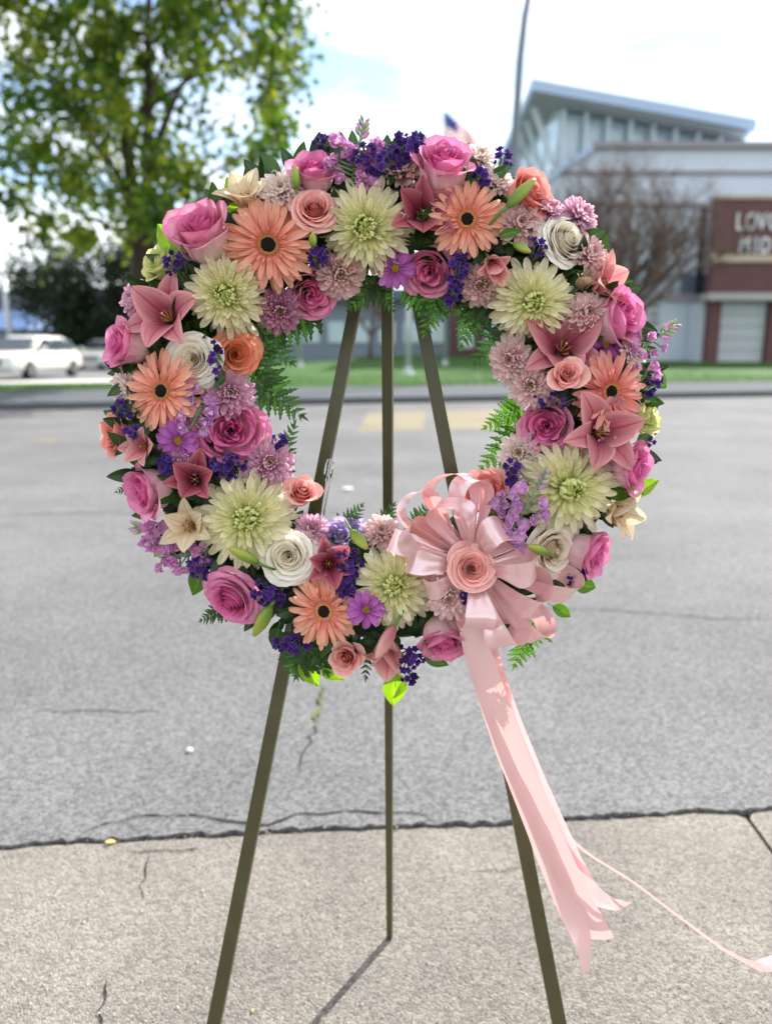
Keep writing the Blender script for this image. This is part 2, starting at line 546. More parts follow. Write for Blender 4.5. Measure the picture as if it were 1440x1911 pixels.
def lawn_z(s, t):
    x = kp(s, t).x
    k = max(0.0, min(1.0, (x + 7) / 7))
    k = k * k * (3 - 2 * k)
    rise = max(0.0, min(1.0, (t - 6) / 34))
    return .176 + k * .50 * rise + .012 * math.sin(s * 1.3) * math.sin(t * .9) * (1 if t > 5 else 0)
lv, lf = [], []
S = [-32 + 2.5 * i for i in range(50)]
T = [4.6, 5, 6, 8, 10, 13, 16, 20, 24, 28, 33, 38, 45, 60, 90]
for t in T:
    for s in S:
        lv.append(kp(s, t, lawn_z(s, t)))
for j in range(len(T) - 1):
    for i in range(len(S) - 1):
        a = j * len(S) + i
        lf.append((a, a + 1, a + len(S) + 1, a + len(S)))
link('lawn', mesh('lawn', lv, lf, M_grass, True), kind='structure')
# grass blades along the near edge of the lawn
bv, bf = [], []
for k in range(9000):
    s = rg.uniform(-14, 24); t = 4.55 + rg.random() ** 1.6 * 6
    c = kp(s, t, lawn_z(s, t))
    hgt = rg.uniform(.05, .11); w = .012
    a = rg.uniform(0, 3.14)
    dx, dy = math.cos(a) * w, math.sin(a) * w
    b = len(bv)
    bv += [(c.x - dx, c.y - dy, c.z - .01), (c.x + dx, c.y + dy, c.z - .01), (c.x + rg.uniform(-.04, .04), c.y + rg.uniform(-.04, .04), c.z + hgt)]
    bf.append((b, b + 1, b + 2))
M_blade = petal_mat('grass_blade', [(0, '#3d6320'), (1, '#3d6320')], trans=.4, rough=.6)
gr = link('grass', mesh('grass', bv, bf, M_blade), kind='stuff')
tag(gr, 'mown green grass along the edge of the far footway', 'grass')

sheet('parking_lot', [kp(-31, 9.5), kp(1, 9.5), kp(-2, 45), kp(-31, 45)], M_lot, .215, depth=.05)
sheet('path', [kp(-3.2, 8.0), kp(2.2, 8.0), kp(2.0, 10.5), kp(-3.2, 9.4)], M_pale_walk, .232, depth=.06)

# worn yellow paint on the road
yp = MB()
for (x0, x1, y0, y1) in ((664, 950, 766, 806),):
    vs = [ground(x0, y1), ground(x1 + 10, y1 - 6), ground(x1, y0), ground(x0 + 20, y0 + 4)]
    N = 2
    for i in range(N):
        a0, a1 = i / N + .012, (i + .82) / N
        lo0, lo1 = vs[0].lerp(vs[1], a0), vs[0].lerp(vs[1], a1)
        hi0, hi1 = vs[3].lerp(vs[2], a0), vs[3].lerp(vs[2], a1)
        yp.add([Vector((p.x, p.y, .010)) for p in (lo0, lo1, hi1, hi0)], [(0, 1, 2, 3)])
yp.build('road_marking', M_yellow_paint, road)
yq = MB()
for (x, y, r) in ((85, 822, .10), (100, 826, .06)):
    c = ground(x, y)
    yq.add([(c.x + r * 1.6 * math.cos(t), c.y + r * 1.5 * math.sin(t), .010) for t in [i * .628 for i in range(10)]], [tuple(range(10))])
yq.build('road_marking', M_yellow_paint, road)
# ================================================================== school building on the right, haze put into its lightened colours
M_white_panel = plain('white_panel', '#c6d2e0', .6, noise=.05, nscale=.4)  # white turned bluish and pale: sky-lit shade and haze in the colour
M_roof_metal = plain('roof_metal', '#a3b8d2', .45, metal=.2, noise=.06, nscale=.3)
M_soffit = plain('soffit', '#a9aaa8', .8, noise=.05, nscale=.5)
M_trim = plain('brown_trim', '#928d95', .7)  # brown lightened to grey, haze put into the colour
M_brick = plain('brick_red', '#66474a', .85, noise=.25, nscale=3)
M_cream = plain('cream_band', '#b9aa98', .8, noise=.1, nscale=1)
M_dark = plain('dark_frame', '#23262a', .6)
M_fin = plain('pale_fin', '#b9c6cd', .5)
M_door = plain('roller_door', '#b4bcc2', .6, noise=.04, nscale=.5)
M_letter = plain('letter_white', '#dfe6ea', .5)
M_wallblue = plain('blue_grey_wall', '#7f8b99', .8, noise=.15, nscale=.8)
M_rooflow = plain('low_roof', '#5f6d80', .8, noise=.1, nscale=1)
M_metal = plain('galvanised', '#b7bcc0', .4, metal=.35, noise=.1, nscale=3)
def glass_mat(name, col, rough=.08):
    m, n, l, out = new_mat(name)
    p = n.new('ShaderNodeBsdfPrincipled')
    p.inputs['Base Color'].default_value = hexc(col)
    p.inputs['Roughness'].default_value = rough
    p.inputs['Specular IOR Level'].default_value = .8
    p.inputs['Coat Weight'].default_value = .6
    p.inputs['Coat Roughness'].default_value = .03
    l.new(p.outputs['BSDF'], out.inputs['Surface'])
    return m
M_glass_teal = glass_mat('teal_glass', '#b8d2dc', .2)
M_glass_mid = glass_mat('blue_glass', '#5f7080')  # lightened, haze put into the glass colour
M_glass_dark = glass_mat('dark_glass', '#22313a')

def quad_prism(mb, a, b, c, d, off):      # the quad a-b-c-d and the same quad moved by off, closed
    P = [Vector(p) for p in (a, b, c, d)]
    o = Vector(off)
    mb.add(P + [p + o for p in P], [(0, 1, 2, 3), (7, 6, 5, 4), (0, 4, 5, 1), (1, 5, 6, 2), (2, 6, 7, 3), (3, 7, 4, 0)])
def pp(px, py, Y, dy=0.0): return at(px, py, Y) + Vector((0, dy, 0))

gym = empty('school_building', Matrix.Translation((16, 54, .4)), 'big white school building with a slanted metal roof over a glazed hall', 'building')
def gpart(name, mb, mat, parent=gym, smooth=False, **k):
    me = mb.mesh(name, mat, smooth)
    if parent is gym:
        me.transform(Matrix.Translation((-16, -54, -.4)))
    return link(name, me, parent)
# roof slab
rf = MB()
A, B = pp(993, 146, 50), pp(1412, 222, 50)
A2, B2 = pp(993, 146, 50) + Vector((1.0, 26, 0)), pp(1412, 222, 50) + Vector((4, 26, 0))
quad_prism(rf, A, B, B2, A2, (0, 0, -.62))
roof = gpart('roof', rf, M_roof_metal)
sf = MB()
quad_prism(sf, A + Vector((.3, .25, -.64)), B + Vector((-.3, .25, -.64)), B2 + Vector((-.3, -1, -.64)), A2 + Vector((.3, -1, -.64)), (0, 0, -.12))
gpart('soffit', sf, M_soffit)
# glazed hall below the roof: one pane between every pair of fins
xs = [1046 + i * 41.5 for i in range(9)]
def zroof(x, Y):   # underside of the soffit above the point x
    k = (x - A.x) / (B.x - A.x)
    return A.z + (B.z - A.z) * k - .82
YW = 52.2
for i in range(len(xs)):
    x0 = at(xs[i], 230, YW).x + .13
    x1 = (at(xs[i + 1], 230, YW).x if i + 1 < len(xs) else at(1392, 230, YW).x) - .13
    pm = MB()
    quad_prism(pm, (x0, YW, 9.5), (x1, YW, 9.5), (x1, YW, zroof(x1, YW)), (x0, YW, zroof(x0, YW)), (0, .1, 0))
    gpart('window', pm, M_glass_teal)
    fm = MB()
    fx = x0 - .13
    quad_prism(fm, (fx - .11, YW - .35, 9.5), (fx + .11, YW - .35, 9.5), (fx + .11, YW - .35, zroof(fx, YW)), (fx - .11, YW - .35, zroof(fx, YW)), (0, .6, 0))
    fy = YW - .9
    quad_prism(fm, (fx - .12, fy, 9.5), (fx + .12, fy, 9.5), (fx + .12, fy, zroof(fx, fy)), (fx - .12, fy, zroof(fx, fy)), (0, .3, 0))
    gpart('fin', fm, M_fin)
# slanted end wall on the left with its own glazing
a, b = at(1040, 200, YW), at(1046, 330, YW)
c, d = Vector((a.x - 1.2, 74, b.z)), Vector((a.x - .8, 74, a.z - .3))
em = MB(); quad_prism(em, a, b, c, d, (.12, 0, 0)); gpart('end_glazing', em, M_glass_teal)
for k in range(9):
    t = k / 8
    em2 = MB()
    lo, hi = b.lerp(c, t), a.lerp(d, t)
    em2.bar(lo + Vector((-.2, 0, 0)), hi + Vector((-1.3 * (1 - t) - .2, 0, 0)), .22, .3, (0, 1, 0))
    gpart('fin', em2, M_fin)
# lower block with banded white panels
YF = 49.0
bl = MB()
top = at(1105, 272, YF).z; low = .3
xl, xr = at(1000, 400, YF).x, at(1700, 400, YF).x
xt = at(1105, 272, YF).x
bl.add([(xl, YF, low), (xr, YF, low), (xr, YF, top), (xt, YF, top), (xl, YF, at(1000, 345, YF).z)] +
       [(xl, YF + 14, low), (xr, YF + 14, low), (xr, YF + 14, top), (xt, YF + 14, top), (xl, YF + 14, at(1000, 345, YF).z)],
       [(0, 1, 2, 3, 4), (9, 8, 7, 6, 5), (0, 5, 6, 1), (1, 6, 7, 2), (2, 7, 8, 3), (3, 8, 9, 4), (4, 9, 5, 0)])
gpart('wall', bl, M_white_panel)
for (y0, y1, pr) in ((266, 277, .35), (318, 326, .12), (378, 387, .14), (549, 560, .2)):
    tm = MB(); z1, z0 = at(1105, y0, YF).z, at(1105, y1, YF).z
    tm.box(xt - (.0 if y0 < 300 else (xt - xl) * .8), xr, YF - pr, YF - .003, z0, z1)
    gpart('band', tm, M_trim)
rk = MB()
rk.bar(Vector((xt, YF - .15, top - .1)), Vector((xl, YF - .15, at(1000, 345, YF).z - .1)), .28, .3, (0, 0, 1))
gpart('band', rk, M_roof_metal)
# dark strip of glazing and a downpipe
dg = MB(); dg.box(at(1060, 520, YF).x, at(1318, 520, YF).x, YF - .06, YF - .004, at(1100, 548, YF).z, at(1100, 512, YF).z)
gpart('window', dg, M_glass_mid)
dp = MB(); dp.box(at(1307, 400, YF).x, at(1316, 400, YF).x, YF - .3, YF - .006, at(1100, 548, YF).z, at(1100, 388, YF).z)
gpart('downpipe', dp, M_dark)
# dark window of four panes in the ground floor
x0, x1 = at(1190, 590, YF).x, at(1230, 590, YF).x
z0, z1 = at(1200, 608, YF).z, at(1200, 563, YF).z
wm = MB(); wm.box(x0, x1, YF - .05, YF - .004, z0, z1); wo = gpart('window', wm, M_white_panel)
for i in range(2):
    for j in range(3):
        pm = MB(); wx, wz = (x1 - x0) / 2, (z1 - z0) / 3
        pm.box(x0 + wx * i + .08, x0 + wx * (i + 1) - .08, YF - .09, YF - .055, z0 + wz * j + .08, z0 + wz * (j + 1) - .08)
        me = pm.mesh('pane', M_glass_dark)
        me.transform(Matrix.Translation((-16, -54, -.4)))
        link('pane', me, wo)
# brick tower with the sign, garage doors below
YB = 46.5
tx0, tx1 = at(1336, 420, YB).x, at(1560, 420, YB).x
tw = MB(); tw.box(tx0, tx1, YB, YB + .8, at(1400, 545, YB).z, at(1400, 372, YB).z); gpart('brick_tower', tw, M_brick)
cb = MB(); cb.box(tx0 - .15, tx1, YB - .12, YB - .004, at(1400, 489, YB).z, at(1400, 475, YB).z); gpart('band', cb, M_cream)
cc = MB(); cc.box(tx0 - .1, tx1, YB - .1, YB + .9, at(1400, 371, YB).z, at(1400, 364, YB).z); gpart('coping', cc, M_cream)
cn = MB(); cn.box(tx0 - .3, tx1, YB - .5, YB + .75, at(1400, 561, YB).z, at(1400, 547, YB).z); gpart('canopy', cn, M_soffit)
for (p0, p1) in ((1321, 1343), (1434, 1456)):
    pr = MB(); pr.box(at(p0, 600, YB).x, at(p1, 600, YB).x, YB - .1, YB + .8, .2, at(1400, 562, YB).z); gpart('brick_pier', pr, M_brick)
dm = MB()
dx0, dx1 = at(1345, 600, YB).x, at(1432, 600, YB).x
zt = at(1400, 564, YB).z
NP = 5
door = empty('garage_door'); door.parent = gym
for k in range(NP):
    pm = MB(); pm.box(dx0, dx1, YB + .3, YB + .36, .42 + (zt - .42) * k / NP + .02, .42 + (zt - .42) * (k + 1) / NP - .02)
    me = pm.mesh('door_panel', M_door); me.transform(Matrix.Translation((-16, -54, -.4)))
    link('door_panel', me, door)
bk = MB(); bk.box(dx0 - 1, dx1 + 4, YB + .5, YB + 2.4, .2, zt); gpart('recess_wall', bk, M_white_panel)

# the sign lettering, flat letters standing proud of the brick
sign = empty('wall_sign', Matrix.Translation(at(1400, 430, YB)), 'pale raised capital letters of the sign on the red brick tower', 'sign')
def letters(txt, px, py0, py1, parent):
    cu = bpy.data.curves.new('letter', 'FONT')
    cu.body = txt
    z1, z0 = at(1400, py0, YB).z, at(1400, py1, YB).z
    cu.size = (z1 - z0) / .72
    cu.extrude = .05
    cu.offset = .012
    tmp = bpy.data.objects.new('letter_tmp', cu)
    COL.objects.link(tmp)
    dg_ = bpy.context.evaluated_depsgraph_get()
    me = bpy.data.meshes.new_from_object(tmp.evaluated_get(dg_))
    bpy.data.objects.remove(tmp)
    me.transform(Matrix.Diagonal((.66, 1, 1, 1)))
    me.transform(Matrix.Translation((at(px, 430, YB).x, YB - .07, z0)) @ Matrix.Rotation(R(90), 4, 'X'))
    me.transform(Matrix.Translation(-at(1400, 430, YB)))
    me.materials.clear(); me.materials.append(M_letter)
    return link('letter', me, parent)
for ch, px in zip('LOVO', (1370, 1387, 1410, 1430)): letters(ch, px, 396, 429, sign)
for ch, px in zip('MID', (1380, 1408, 1419)): letters(ch, px, 441, 472, sign)

# ------------------------------------------------------------------ long low school wing seen through the wreath and at the left
wing = empty('school_wing', Matrix.Translation((-6, 62, .4)), 'long low blue grey school wing with teal windows beyond the lawn', 'building')
YW2 = 62.0
def wpart(name, mb, mat, parent=None):
    me = mb.mesh(name, mat); me.transform(Matrix.Translation((6, -62, -.4)))
    return link(name, me, parent or wing)
wx0, wx1 = at(-150, 600, YW2).x, at(842, 600, YW2).x
b = MB(); b.box(wx0, wx1, YW2, YW2 + 10, .2, at(300, 562, YW2).z); wpart('wall', b, M_wallblue)
b = MB(); b.box(wx0 - .5, wx1 + .2, YW2 - .8, YW2 + 10.5, at(300, 561, YW2).z, at(300, 540, YW2).z); wpart('roof', b, M_rooflow)
for px in list(range(-140, 840, 47)):
    x0, x1 = at(px, 600, YW2).x, at(px + 31, 600, YW2).x
    b = MB(); b.box(x0, x1, YW2 - .08, YW2 - .004, at(300, 640, YW2).z, at(300, 600, YW2).z); w_ = wpart('window', b, M_white_panel)
    for q in range(2):
        xa = x0 + (x1 - x0) * q / 2 + .06; xb = x0 + (x1 - x0) * (q + 1) / 2 - .06
        b = MB(); b.box(xa, xb, YW2 - .12, YW2 - .085, at(300, 638, YW2).z, at(300, 602, YW2).z)
        me = b.mesh('pane', M_glass_teal); me.transform(Matrix.Translation((6, -62, -.4))); link('pane', me, w_)
brk = empty('brick_building', Matrix.Translation((4, 60, .4)), 'red brick school block with white framed windows behind the flagpole', 'building')
YK = 60.0
def kpart(name, mb, mat, parent=None):
    me = mb.mesh(name, mat); me.transform(Matrix.Translation((-4, -60, -.4)))
    return link(name, me, parent or brk)
b = MB(); b.box(at(843, 600, YK).x, at(990, 600, YK).x, YK, YK + 9, .2, at(300, 520, YK).z); kpart('wall', b, M_brick)
b = MB(); b.box(at(842, 600, YK).x, at(992, 600, YK).x, YK - .3, YK + 9.3, at(300, 519, YK).z, at(300, 508, YK).z); kpart('roof', b, M_cream)
for px in (858, 905, 950):
    for (ya, yb) in ((605, 650), (545, 585)):
        b = MB(); b.box(at(px, 600, YK).x, at(px + 26, 600, YK).x, YK - .08, YK - .004, at(300, yb, YK).z, at(300, ya, YK).z); w_ = kpart('window', b, M_fin)
        for q in range(2):
            b = MB(); b.box(at(px + 2 + 12 * q, 600, YK).x, at(px + 12 + 12 * q, 600, YK).x, YK - .11, YK - .085, at(300, yb - 3, YK).z, at(300, ya + 3, YK).z)
            me = b.mesh('pane', M_glass_teal); me.transform(Matrix.Translation((-4, -60, -.4))); link('pane', me, w_)
house = empty('house', Matrix.Translation((-26, 50, .2)), 'blue roofed low house beyond the car park at the left edge', 'building')
def hpart(name, mb, mat, parent=None):
    me = mb.mesh(name, mat); me.transform(Matrix.Translation((26, -50, -.2)))
    return link(name, me, parent or house)
YH = 50.0
b = MB(); b.box(at(-160, 600, YH).x, at(48, 600, YH).x, YH, YH + 8, .1, at(0, 612, YH).z); hpart('wall', b, M_wallblue)
M_blue_roof = plain('blue_roof', '#3f5f8c', .6, noise=.1)
b = MB()
zA, zB = at(0, 614, YH).z, at(0, 575, YH).z
X0, X1 = at(-170, 600, YH).x, at(56, 600, YH).x
b.add([(X0, YH - .6, zA), (X1, YH - .6, zA), (X1 - .6, YH + 4, zB), (X0, YH + 4, zB), (X1, YH + 8.6, zA), (X0, YH + 8.6, zA)], [(0, 1, 2, 3), (3, 2, 4, 5), (1, 4, 2), (0, 3, 5), (0, 5, 4, 1)])
hpart('roof', b, M_blue_roof)
for px in (-60, -20, 16):
    b = MB(); b.box(at(px, 600, YH).x, at(px + 20, 600, YH).x, YH - .07, YH - .004, at(0, 645, YH).z, at(0, 622, YH).z); hpart('window', b, M_glass_dark)

# ------------------------------------------------------------------ poles and flag
def pole(name, pts, rads, mat, label, cat, group=None):
    base = Vector(pts[0])
    root = empty(name, Matrix.Translation(base), label, cat, group)
    m = MB(); m.tube([Vector(p) - base for p in pts], rads, 8)
    link('pole', m.mesh('pole', mat, True), root)
    f = MB(); f.lathe([(rads[0] * 2.6, -.05), (rads[0] * 2.6, .03), (rads[0] * 1.5, .06), (rads[0] * 1.2, .28)], 10)
    link('base', f.mesh('base', mat), root)
    return root, base
def gz(px, py, Y):                       # foot of something that stands on the lawn at distance Y
    p = at(px, py, Y)
    d = p - K0
    return Vector((p.x, p.y, lawn_z(d.dot(ke), d.dot(kn))))
YL = 27.0
q0 = gz(944, 690, YL)
lp_pts = [q0] + [at(x, y, YL) for x, y in ((949, 480), (956, 335), (963, 220), (970, 110), (979, 30), (990, -30), (1010, -75), (1040, -100))]
lamp, lb = pole('street_lamp', lp_pts, [.16, .15, .14, .13, .12, .105, .095, .085, .08], plain('lamp_grey', '#6f7880', .5, metal=.2), 'tall pale street lamp pole curving over at its top right of the flag', 'street lamp')
lh = MB(); e = lp_pts[-1] - lb
lh.lathe([(.02, -.36), (.12, -.3), (.15, 0), (.12, .3), (.02, .36)], 10, Matrix.Translation(e + Vector((.3, 0, -.02))) @ Matrix.Rotation(R(100), 4, 'Y'))
link('lamp_head', lh.mesh('lamp_head', M_metal, True), lamp)
YP = 40.0
f0 = gz(830, 690, YP)
ftop = at(827.5, 182, YP)
fp, fb = pole('flagpole', [f0, f0.lerp(ftop, .5), ftop], [.075, .06, .04], M_metal, 'white flagpole standing on the lawn behind the wreath', 'flagpole')
fk = MB(); fk.lathe([(.01, -.09), (.09, -.05), (.11, 0), (.09, .06), (.01, .1)], 10, Matrix.Translation(ftop - fb + Vector((0, 0, .1))))
link('finial', fk.mesh('finial', plain('gilt', '#b59a4e', .35, metal=.8), True), fp)
for (px, py, Y, hgt) in ((559, 681, 44, 5.5), (761, 697, 30, 3.9)):
    q = gz(px, py, Y)
    pole('lawn_post', [q, q + Vector((0, 0, hgt * .5)), q + Vector((0, 0, hgt))], [.11, .10, .09], M_metal,
         'pale post on the lawn in front of the teal windows, left of the rear leg' if px < 600 else 'nearer pale post on the lawn just right of the rear easel leg', 'post', 'pale posts on the lawn')
q = at(22, 660, 40)
pole('utility_pole', [Vector((q.x, q.y, .2)), Vector((q.x, q.y, 2.5)), Vector((q.x - .06, q.y, 4.9))], [.16, .15, .13], M_metal, 'pale blue pole in front of the house at the left edge', 'pole')

# the flag: thirteen stripes and a blue canton with fifty stars, drooping from the pole
fr = Vector(at(829, 207, YP))
def flag_pt(u, v):                        # u along the fly, v down the hoist
    topx, topy = 829 + 60 * u, 207 + 52 * u ** 1.05
    botx, boty = 830 + 62 * u, 257 + 28 * u ** .8
    px, py = topx + (botx - topx) * v, topy + (boty - topy) * v
    p = at(px, py, YP)
    return p + Vector((0, .28 * math.sin(u * 8 + v * 1.2) * u ** .5, .04 * math.sin(u * 9)))
flag = empty('flag', Matrix.Translation(fr), 'national flag of red and white stripes and blue canton drooping from its pole', 'flag')
def cloth_mat(name, col):
    return petal_mat(name, [(0, col), (1, col)], trans=.45, rough=.8, vein=.03, jitter=0)
M_fr, M_fw, M_fb = cloth_mat('flag_red', '#b5283c'), cloth_mat('flag_white', '#e8e6e4'), cloth_mat('flag_blue', '#2f3570')
NU = 20
for k in range(13):
    m = MB(); u0 = 8 if k < 7 else 0
    vs = []
    for i in range(u0, NU + 1):
        vs += [flag_pt(i / NU, k / 13) - fr, flag_pt(i / NU, (k + 1) / 13) - fr]
    m.add(vs, [(2 * i, 2 * i + 1, 2 * i + 3, 2 * i + 2) for i in range(NU - u0)])
    link('stripe', m.mesh('stripe', M_fr if k % 2 == 0 else M_fw, True), flag)
m = MB(); vs = []
for j in range(8):
    for i in range(9): vs.append(flag_pt(i / NU, j / 13) - fr)
m.add(vs, [(j * 9 + i, j * 9 + 9 + i, j * 9 + 10 + i, j * 9 + 1 + i) for j in range(7) for i in range(8)])
can = link('canton', m.mesh('canton', M_fb, True), flag)
m = MB()
for rr in range(9):
    for c_ in range(6 if rr % 2 == 0 else 5):
        uu = ((c_ * 2 + (1 if rr % 2 == 0 else 2)) / 12) * .4; vv = (rr + 1) / 10 * 7 / 13
        ring = []
        for i in range(10):
            t = i * math.pi / 5; r_ = .016 if i % 2 == 0 else .007
            ring.append(flag_pt(max(.001, uu + r_ * math.sin(t) * .8), max(0, vv - r_ * math.cos(t) * 1.6)) - fr + Vector((0, -.012, 0)))
        m.add(ring, [tuple(range(10))])
link('stars', m.mesh('stars', M_fw), can, kind='stuff')

# ------------------------------------------------------------------ cars
M_carwhite = plain('car_white', '#e6e3da', .25, spec=.5, coat=.6)
M_tyre = plain('tyre', '#17181a', .9)
M_rim = plain('rim', '#9a9ea2', .3, metal=.8)
M_lamp = glass_mat('car_lamp', '#cfd3d6')
M_red_lamp = glass_mat('tail_lamp', '#8f1620')
def make_car(loc, rz, label, group):
    root = empty('parked_car', Matrix.Translation(loc) @ Matrix.Rotation(rz, 4, 'Z'), label, 'car', group)
    # front towards -y; cross sections along y
    def loft(secs):
        mb = MB(); vs = []
        n = 10
        for (y, w, z0, z1) in secs:
            ch = min(.10, (z1 - z0) * .3)
            ring = [(-w + ch, z0), (w - ch, z0), (w, z0 + ch), (w + .01, (z0 + z1) / 2), (w - .02, z1 - ch), (w - ch - .04, z1), (-w + ch + .04, z1), (-w + .02, z1 - ch), (-w - .01, (z0 + z1) / 2), (-w, z0 + ch)]
            vs += [(x, y, z) for x, z in ring]
        fs = []
        for k in range(len(secs) - 1):
            for i in range(n):
                j = (i + 1) % n
                fs.append((k * n + i, k * n + j, (k + 1) * n + j, (k + 1) * n + i))
        fs.append(tuple(range(n - 1, -1, -1))); fs.append(tuple(range((len(secs) - 1) * n, len(secs) * n)))
        mb.add(vs, fs)
        return mb
    body = link('body', loft([(-2.25, .72, .36, .62), (-2.2, .80, .30, .74), (-1.9, .86, .24, .84), (-1.0, .87, .22, .93), (1.2, .88, .22, .95), (2.0, .86, .26, .93), (2.25, .80, .34, .86), (2.3, .72, .40, .74)]).mesh('body', M_carwhite, True), root)
    cab = link('cabin', loft([(-1.0, .78, .90, .94), (-.35, .70, .90, 1.36), (0.1, .68, .90, 1.44), (1.3, .68, .90, 1.43), (1.75, .70, .90, 1.30), (2.1, .76, .90, .95)]).mesh('cabin', M_carwhite, True), root)
    ws = MB(); ws.add([(-.66, -.99, .96), (.66, -.99, .96), (.58, -.42, 1.34), (-.58, -.42, 1.34)], [(0, 1, 2, 3)])
    ws.v = [(x, y - .05, z + .02) for x, y, z in ws.v]
    link('windscreen', ws.mesh('windscreen', M_glass_dark), root)
    for sx in (-1, 1):
        for (ya, yb, yc, yd) in ((-.72, .22, .22, -.28), (.32, 1.2, 1.2, .32), (1.3, 1.82, 1.62, 1.3)):
            sw_ = MB()
            sw_.add([(sx * .80, ya, .97), (sx * .80, yb, .97), (sx * .715, yc, 1.33), (sx * .715, yd, 1.33)], [(0, 1, 2, 3)])
            link('side_window', sw_.mesh('side_window', M_glass_dark), root)
        hl = MB(); hl.box(sx * .64 - .15, sx * .64 + .15, -2.30, -2.2, .56, .70); link('headlight', hl.mesh('headlight', M_lamp), root)
        tl = MB(); tl.box(sx * .66 - .12, sx * .66 + .12, 2.24, 2.33, .60, .78); link('tail_light', tl.mesh('tail_light', M_red_lamp), root)
        mr_ = MB(); mr_.box(sx * .95 - .09, sx * .95 + .09, -.66, -.56, .96, 1.08); link('mirror', mr_.mesh('mirror', M_carwhite), root)
        for y in (-1.4, 1.42):
            Mx = Matrix.Translation((sx * .80, y, .31)) @ Matrix.Rotation(R(90) * sx, 4, 'Y')
            w_ = empty('wheel'); w_.parent = root
            t_ = MB(); t_.lathe([(.2, -.1), (.29, -.1), (.315, -.06), (.315, .06), (.29, .1), (.2, .1)], 18, Mx); link('tyre', t_.mesh('tyre', M_tyre, True), w_)
            r_ = MB(); r_.lathe([(.02, .112), (.12, .10), (.2, .108)], 14, Mx); link('rim', r_.mesh('rim', M_rim), w_)
    gl = MB(); gl.box(-.42, .42, -2.285, -2.22, .50, .66); link('grille', gl.mesh('grille', M_dark), root)
    bm_ = MB(); bm_.box(-.84, .84, -2.34, -2.12, .33, .46); link('bumper', bm_.mesh('bumper', M_metal), root)
    return root
c1 = at(52, 700, 27.5)
make_car((c1.x + .2, 27.2, .215), R(-6), 'white car with its side in the sun, nearest in the car park at far left', 'cars in the car park')
c2 = at(152, 690, 37)
make_car((c2.x + .5, 39, .215), R(0), 'smaller looking white car parked behind, to the right of the first', 'cars in the car park')

# ------------------------------------------------------------------ trees
M_bark = plain('bark', '#3f342c', .95, noise=.3, nscale=6, bump=.6, bscale=12, dist=.03)
M_twig = plain('twig', '#66574f', .9, noise=.25, nscale=5)
M_leaf_tree = petal_mat('tree_leaf', [(0, '#304b1a'), (.55, '#547329'), (1, '#98a03c')], trans=.42, rough=.5, vein=.05, jitter=0, tsat=1.1)
M_leaf_dark = petal_mat('evergreen_leaf', [(0, '#1c2a1c'), (1, '#26361f')], trans=.10, rough=.6, vein=.05, jitter=0)
def leaf_cloud(name, centers, n_each, sig, size, seed, mat, parent, origin):
    rn = np.random.default_rng(seed)
    C_ = np.array([[c[0], c[1], c[2]] for c in centers]); S_ = np.array([c[3] for c in centers])
    idx = np.repeat(np.arange(len(C_)), n_each)
    P = C_[idx] + rn.normal(0, 1, (len(idx), 3)) * (S_[idx] * sig)[:, None]
    n = len(P)
    L = size * rn.uniform(.6, 1.35, n)
    d = rn.normal(0, 1, (n, 3)); d[:, 2] -= .5; d /= np.linalg.norm(d, axis=1)[:, None]
    e = rn.normal(0, 1, (n, 3)); e = np.cross(d, e); e /= np.linalg.norm(e, axis=1)[:, None]
    q0 = P; q1 = P + d * (L * .5)[:, None] + e * (L * .33)[:, None]; q2 = P + d * L[:, None]; q3 = P + d * (L * .5)[:, None] - e * (L * .33)[:, None]
    V = np.stack([q0, q1, q2, q3], 1).reshape(-1, 3) - np.array(origin)
    me = bpy.data.meshes.new(name)
    me.vertices.add(len(V)); me.vertices.foreach_set('co', V.astype(np.float32).ravel())
    me.loops.add(len(V)); me.loops.foreach_set('vertex_index', np.arange(len(V), dtype=np.int32))
    me.polygons.add(n); me.polygons.foreach_set('loop_start', np.arange(0, len(V), 4, dtype=np.int32))
    tone = np.repeat(np.clip(rn.random(len(C_))[idx] * .6 + rn.random(n) * .5, 0, 1), 4)
    col = np.stack([tone, np.tile([0, .5, 1, .5], n), np.tile([.5, 1, .5, 0], n), np.ones(len(V))], 1).astype(np.float32)
    a_ = me.attributes.new('pt', 'FLOAT_COLOR', 'POINT'); a_.data.foreach_set('color', col.ravel())
    me.materials.append(mat); me.update(calc_edges=True); me.validate()
    return link(name, me, parent, kind='stuff')
def bend(a, b, k, r, seed):               # a slightly crooked line from a to b
    rr = random.Random(seed)
    a, b = Vector(a), Vector(b)
    return [a.lerp(b, i / k) + Vector((rr.uniform(-r, r), rr.uniform(-r, r), 0)) * (0 if i in (0, k) else 1) for i in range(k + 1)]

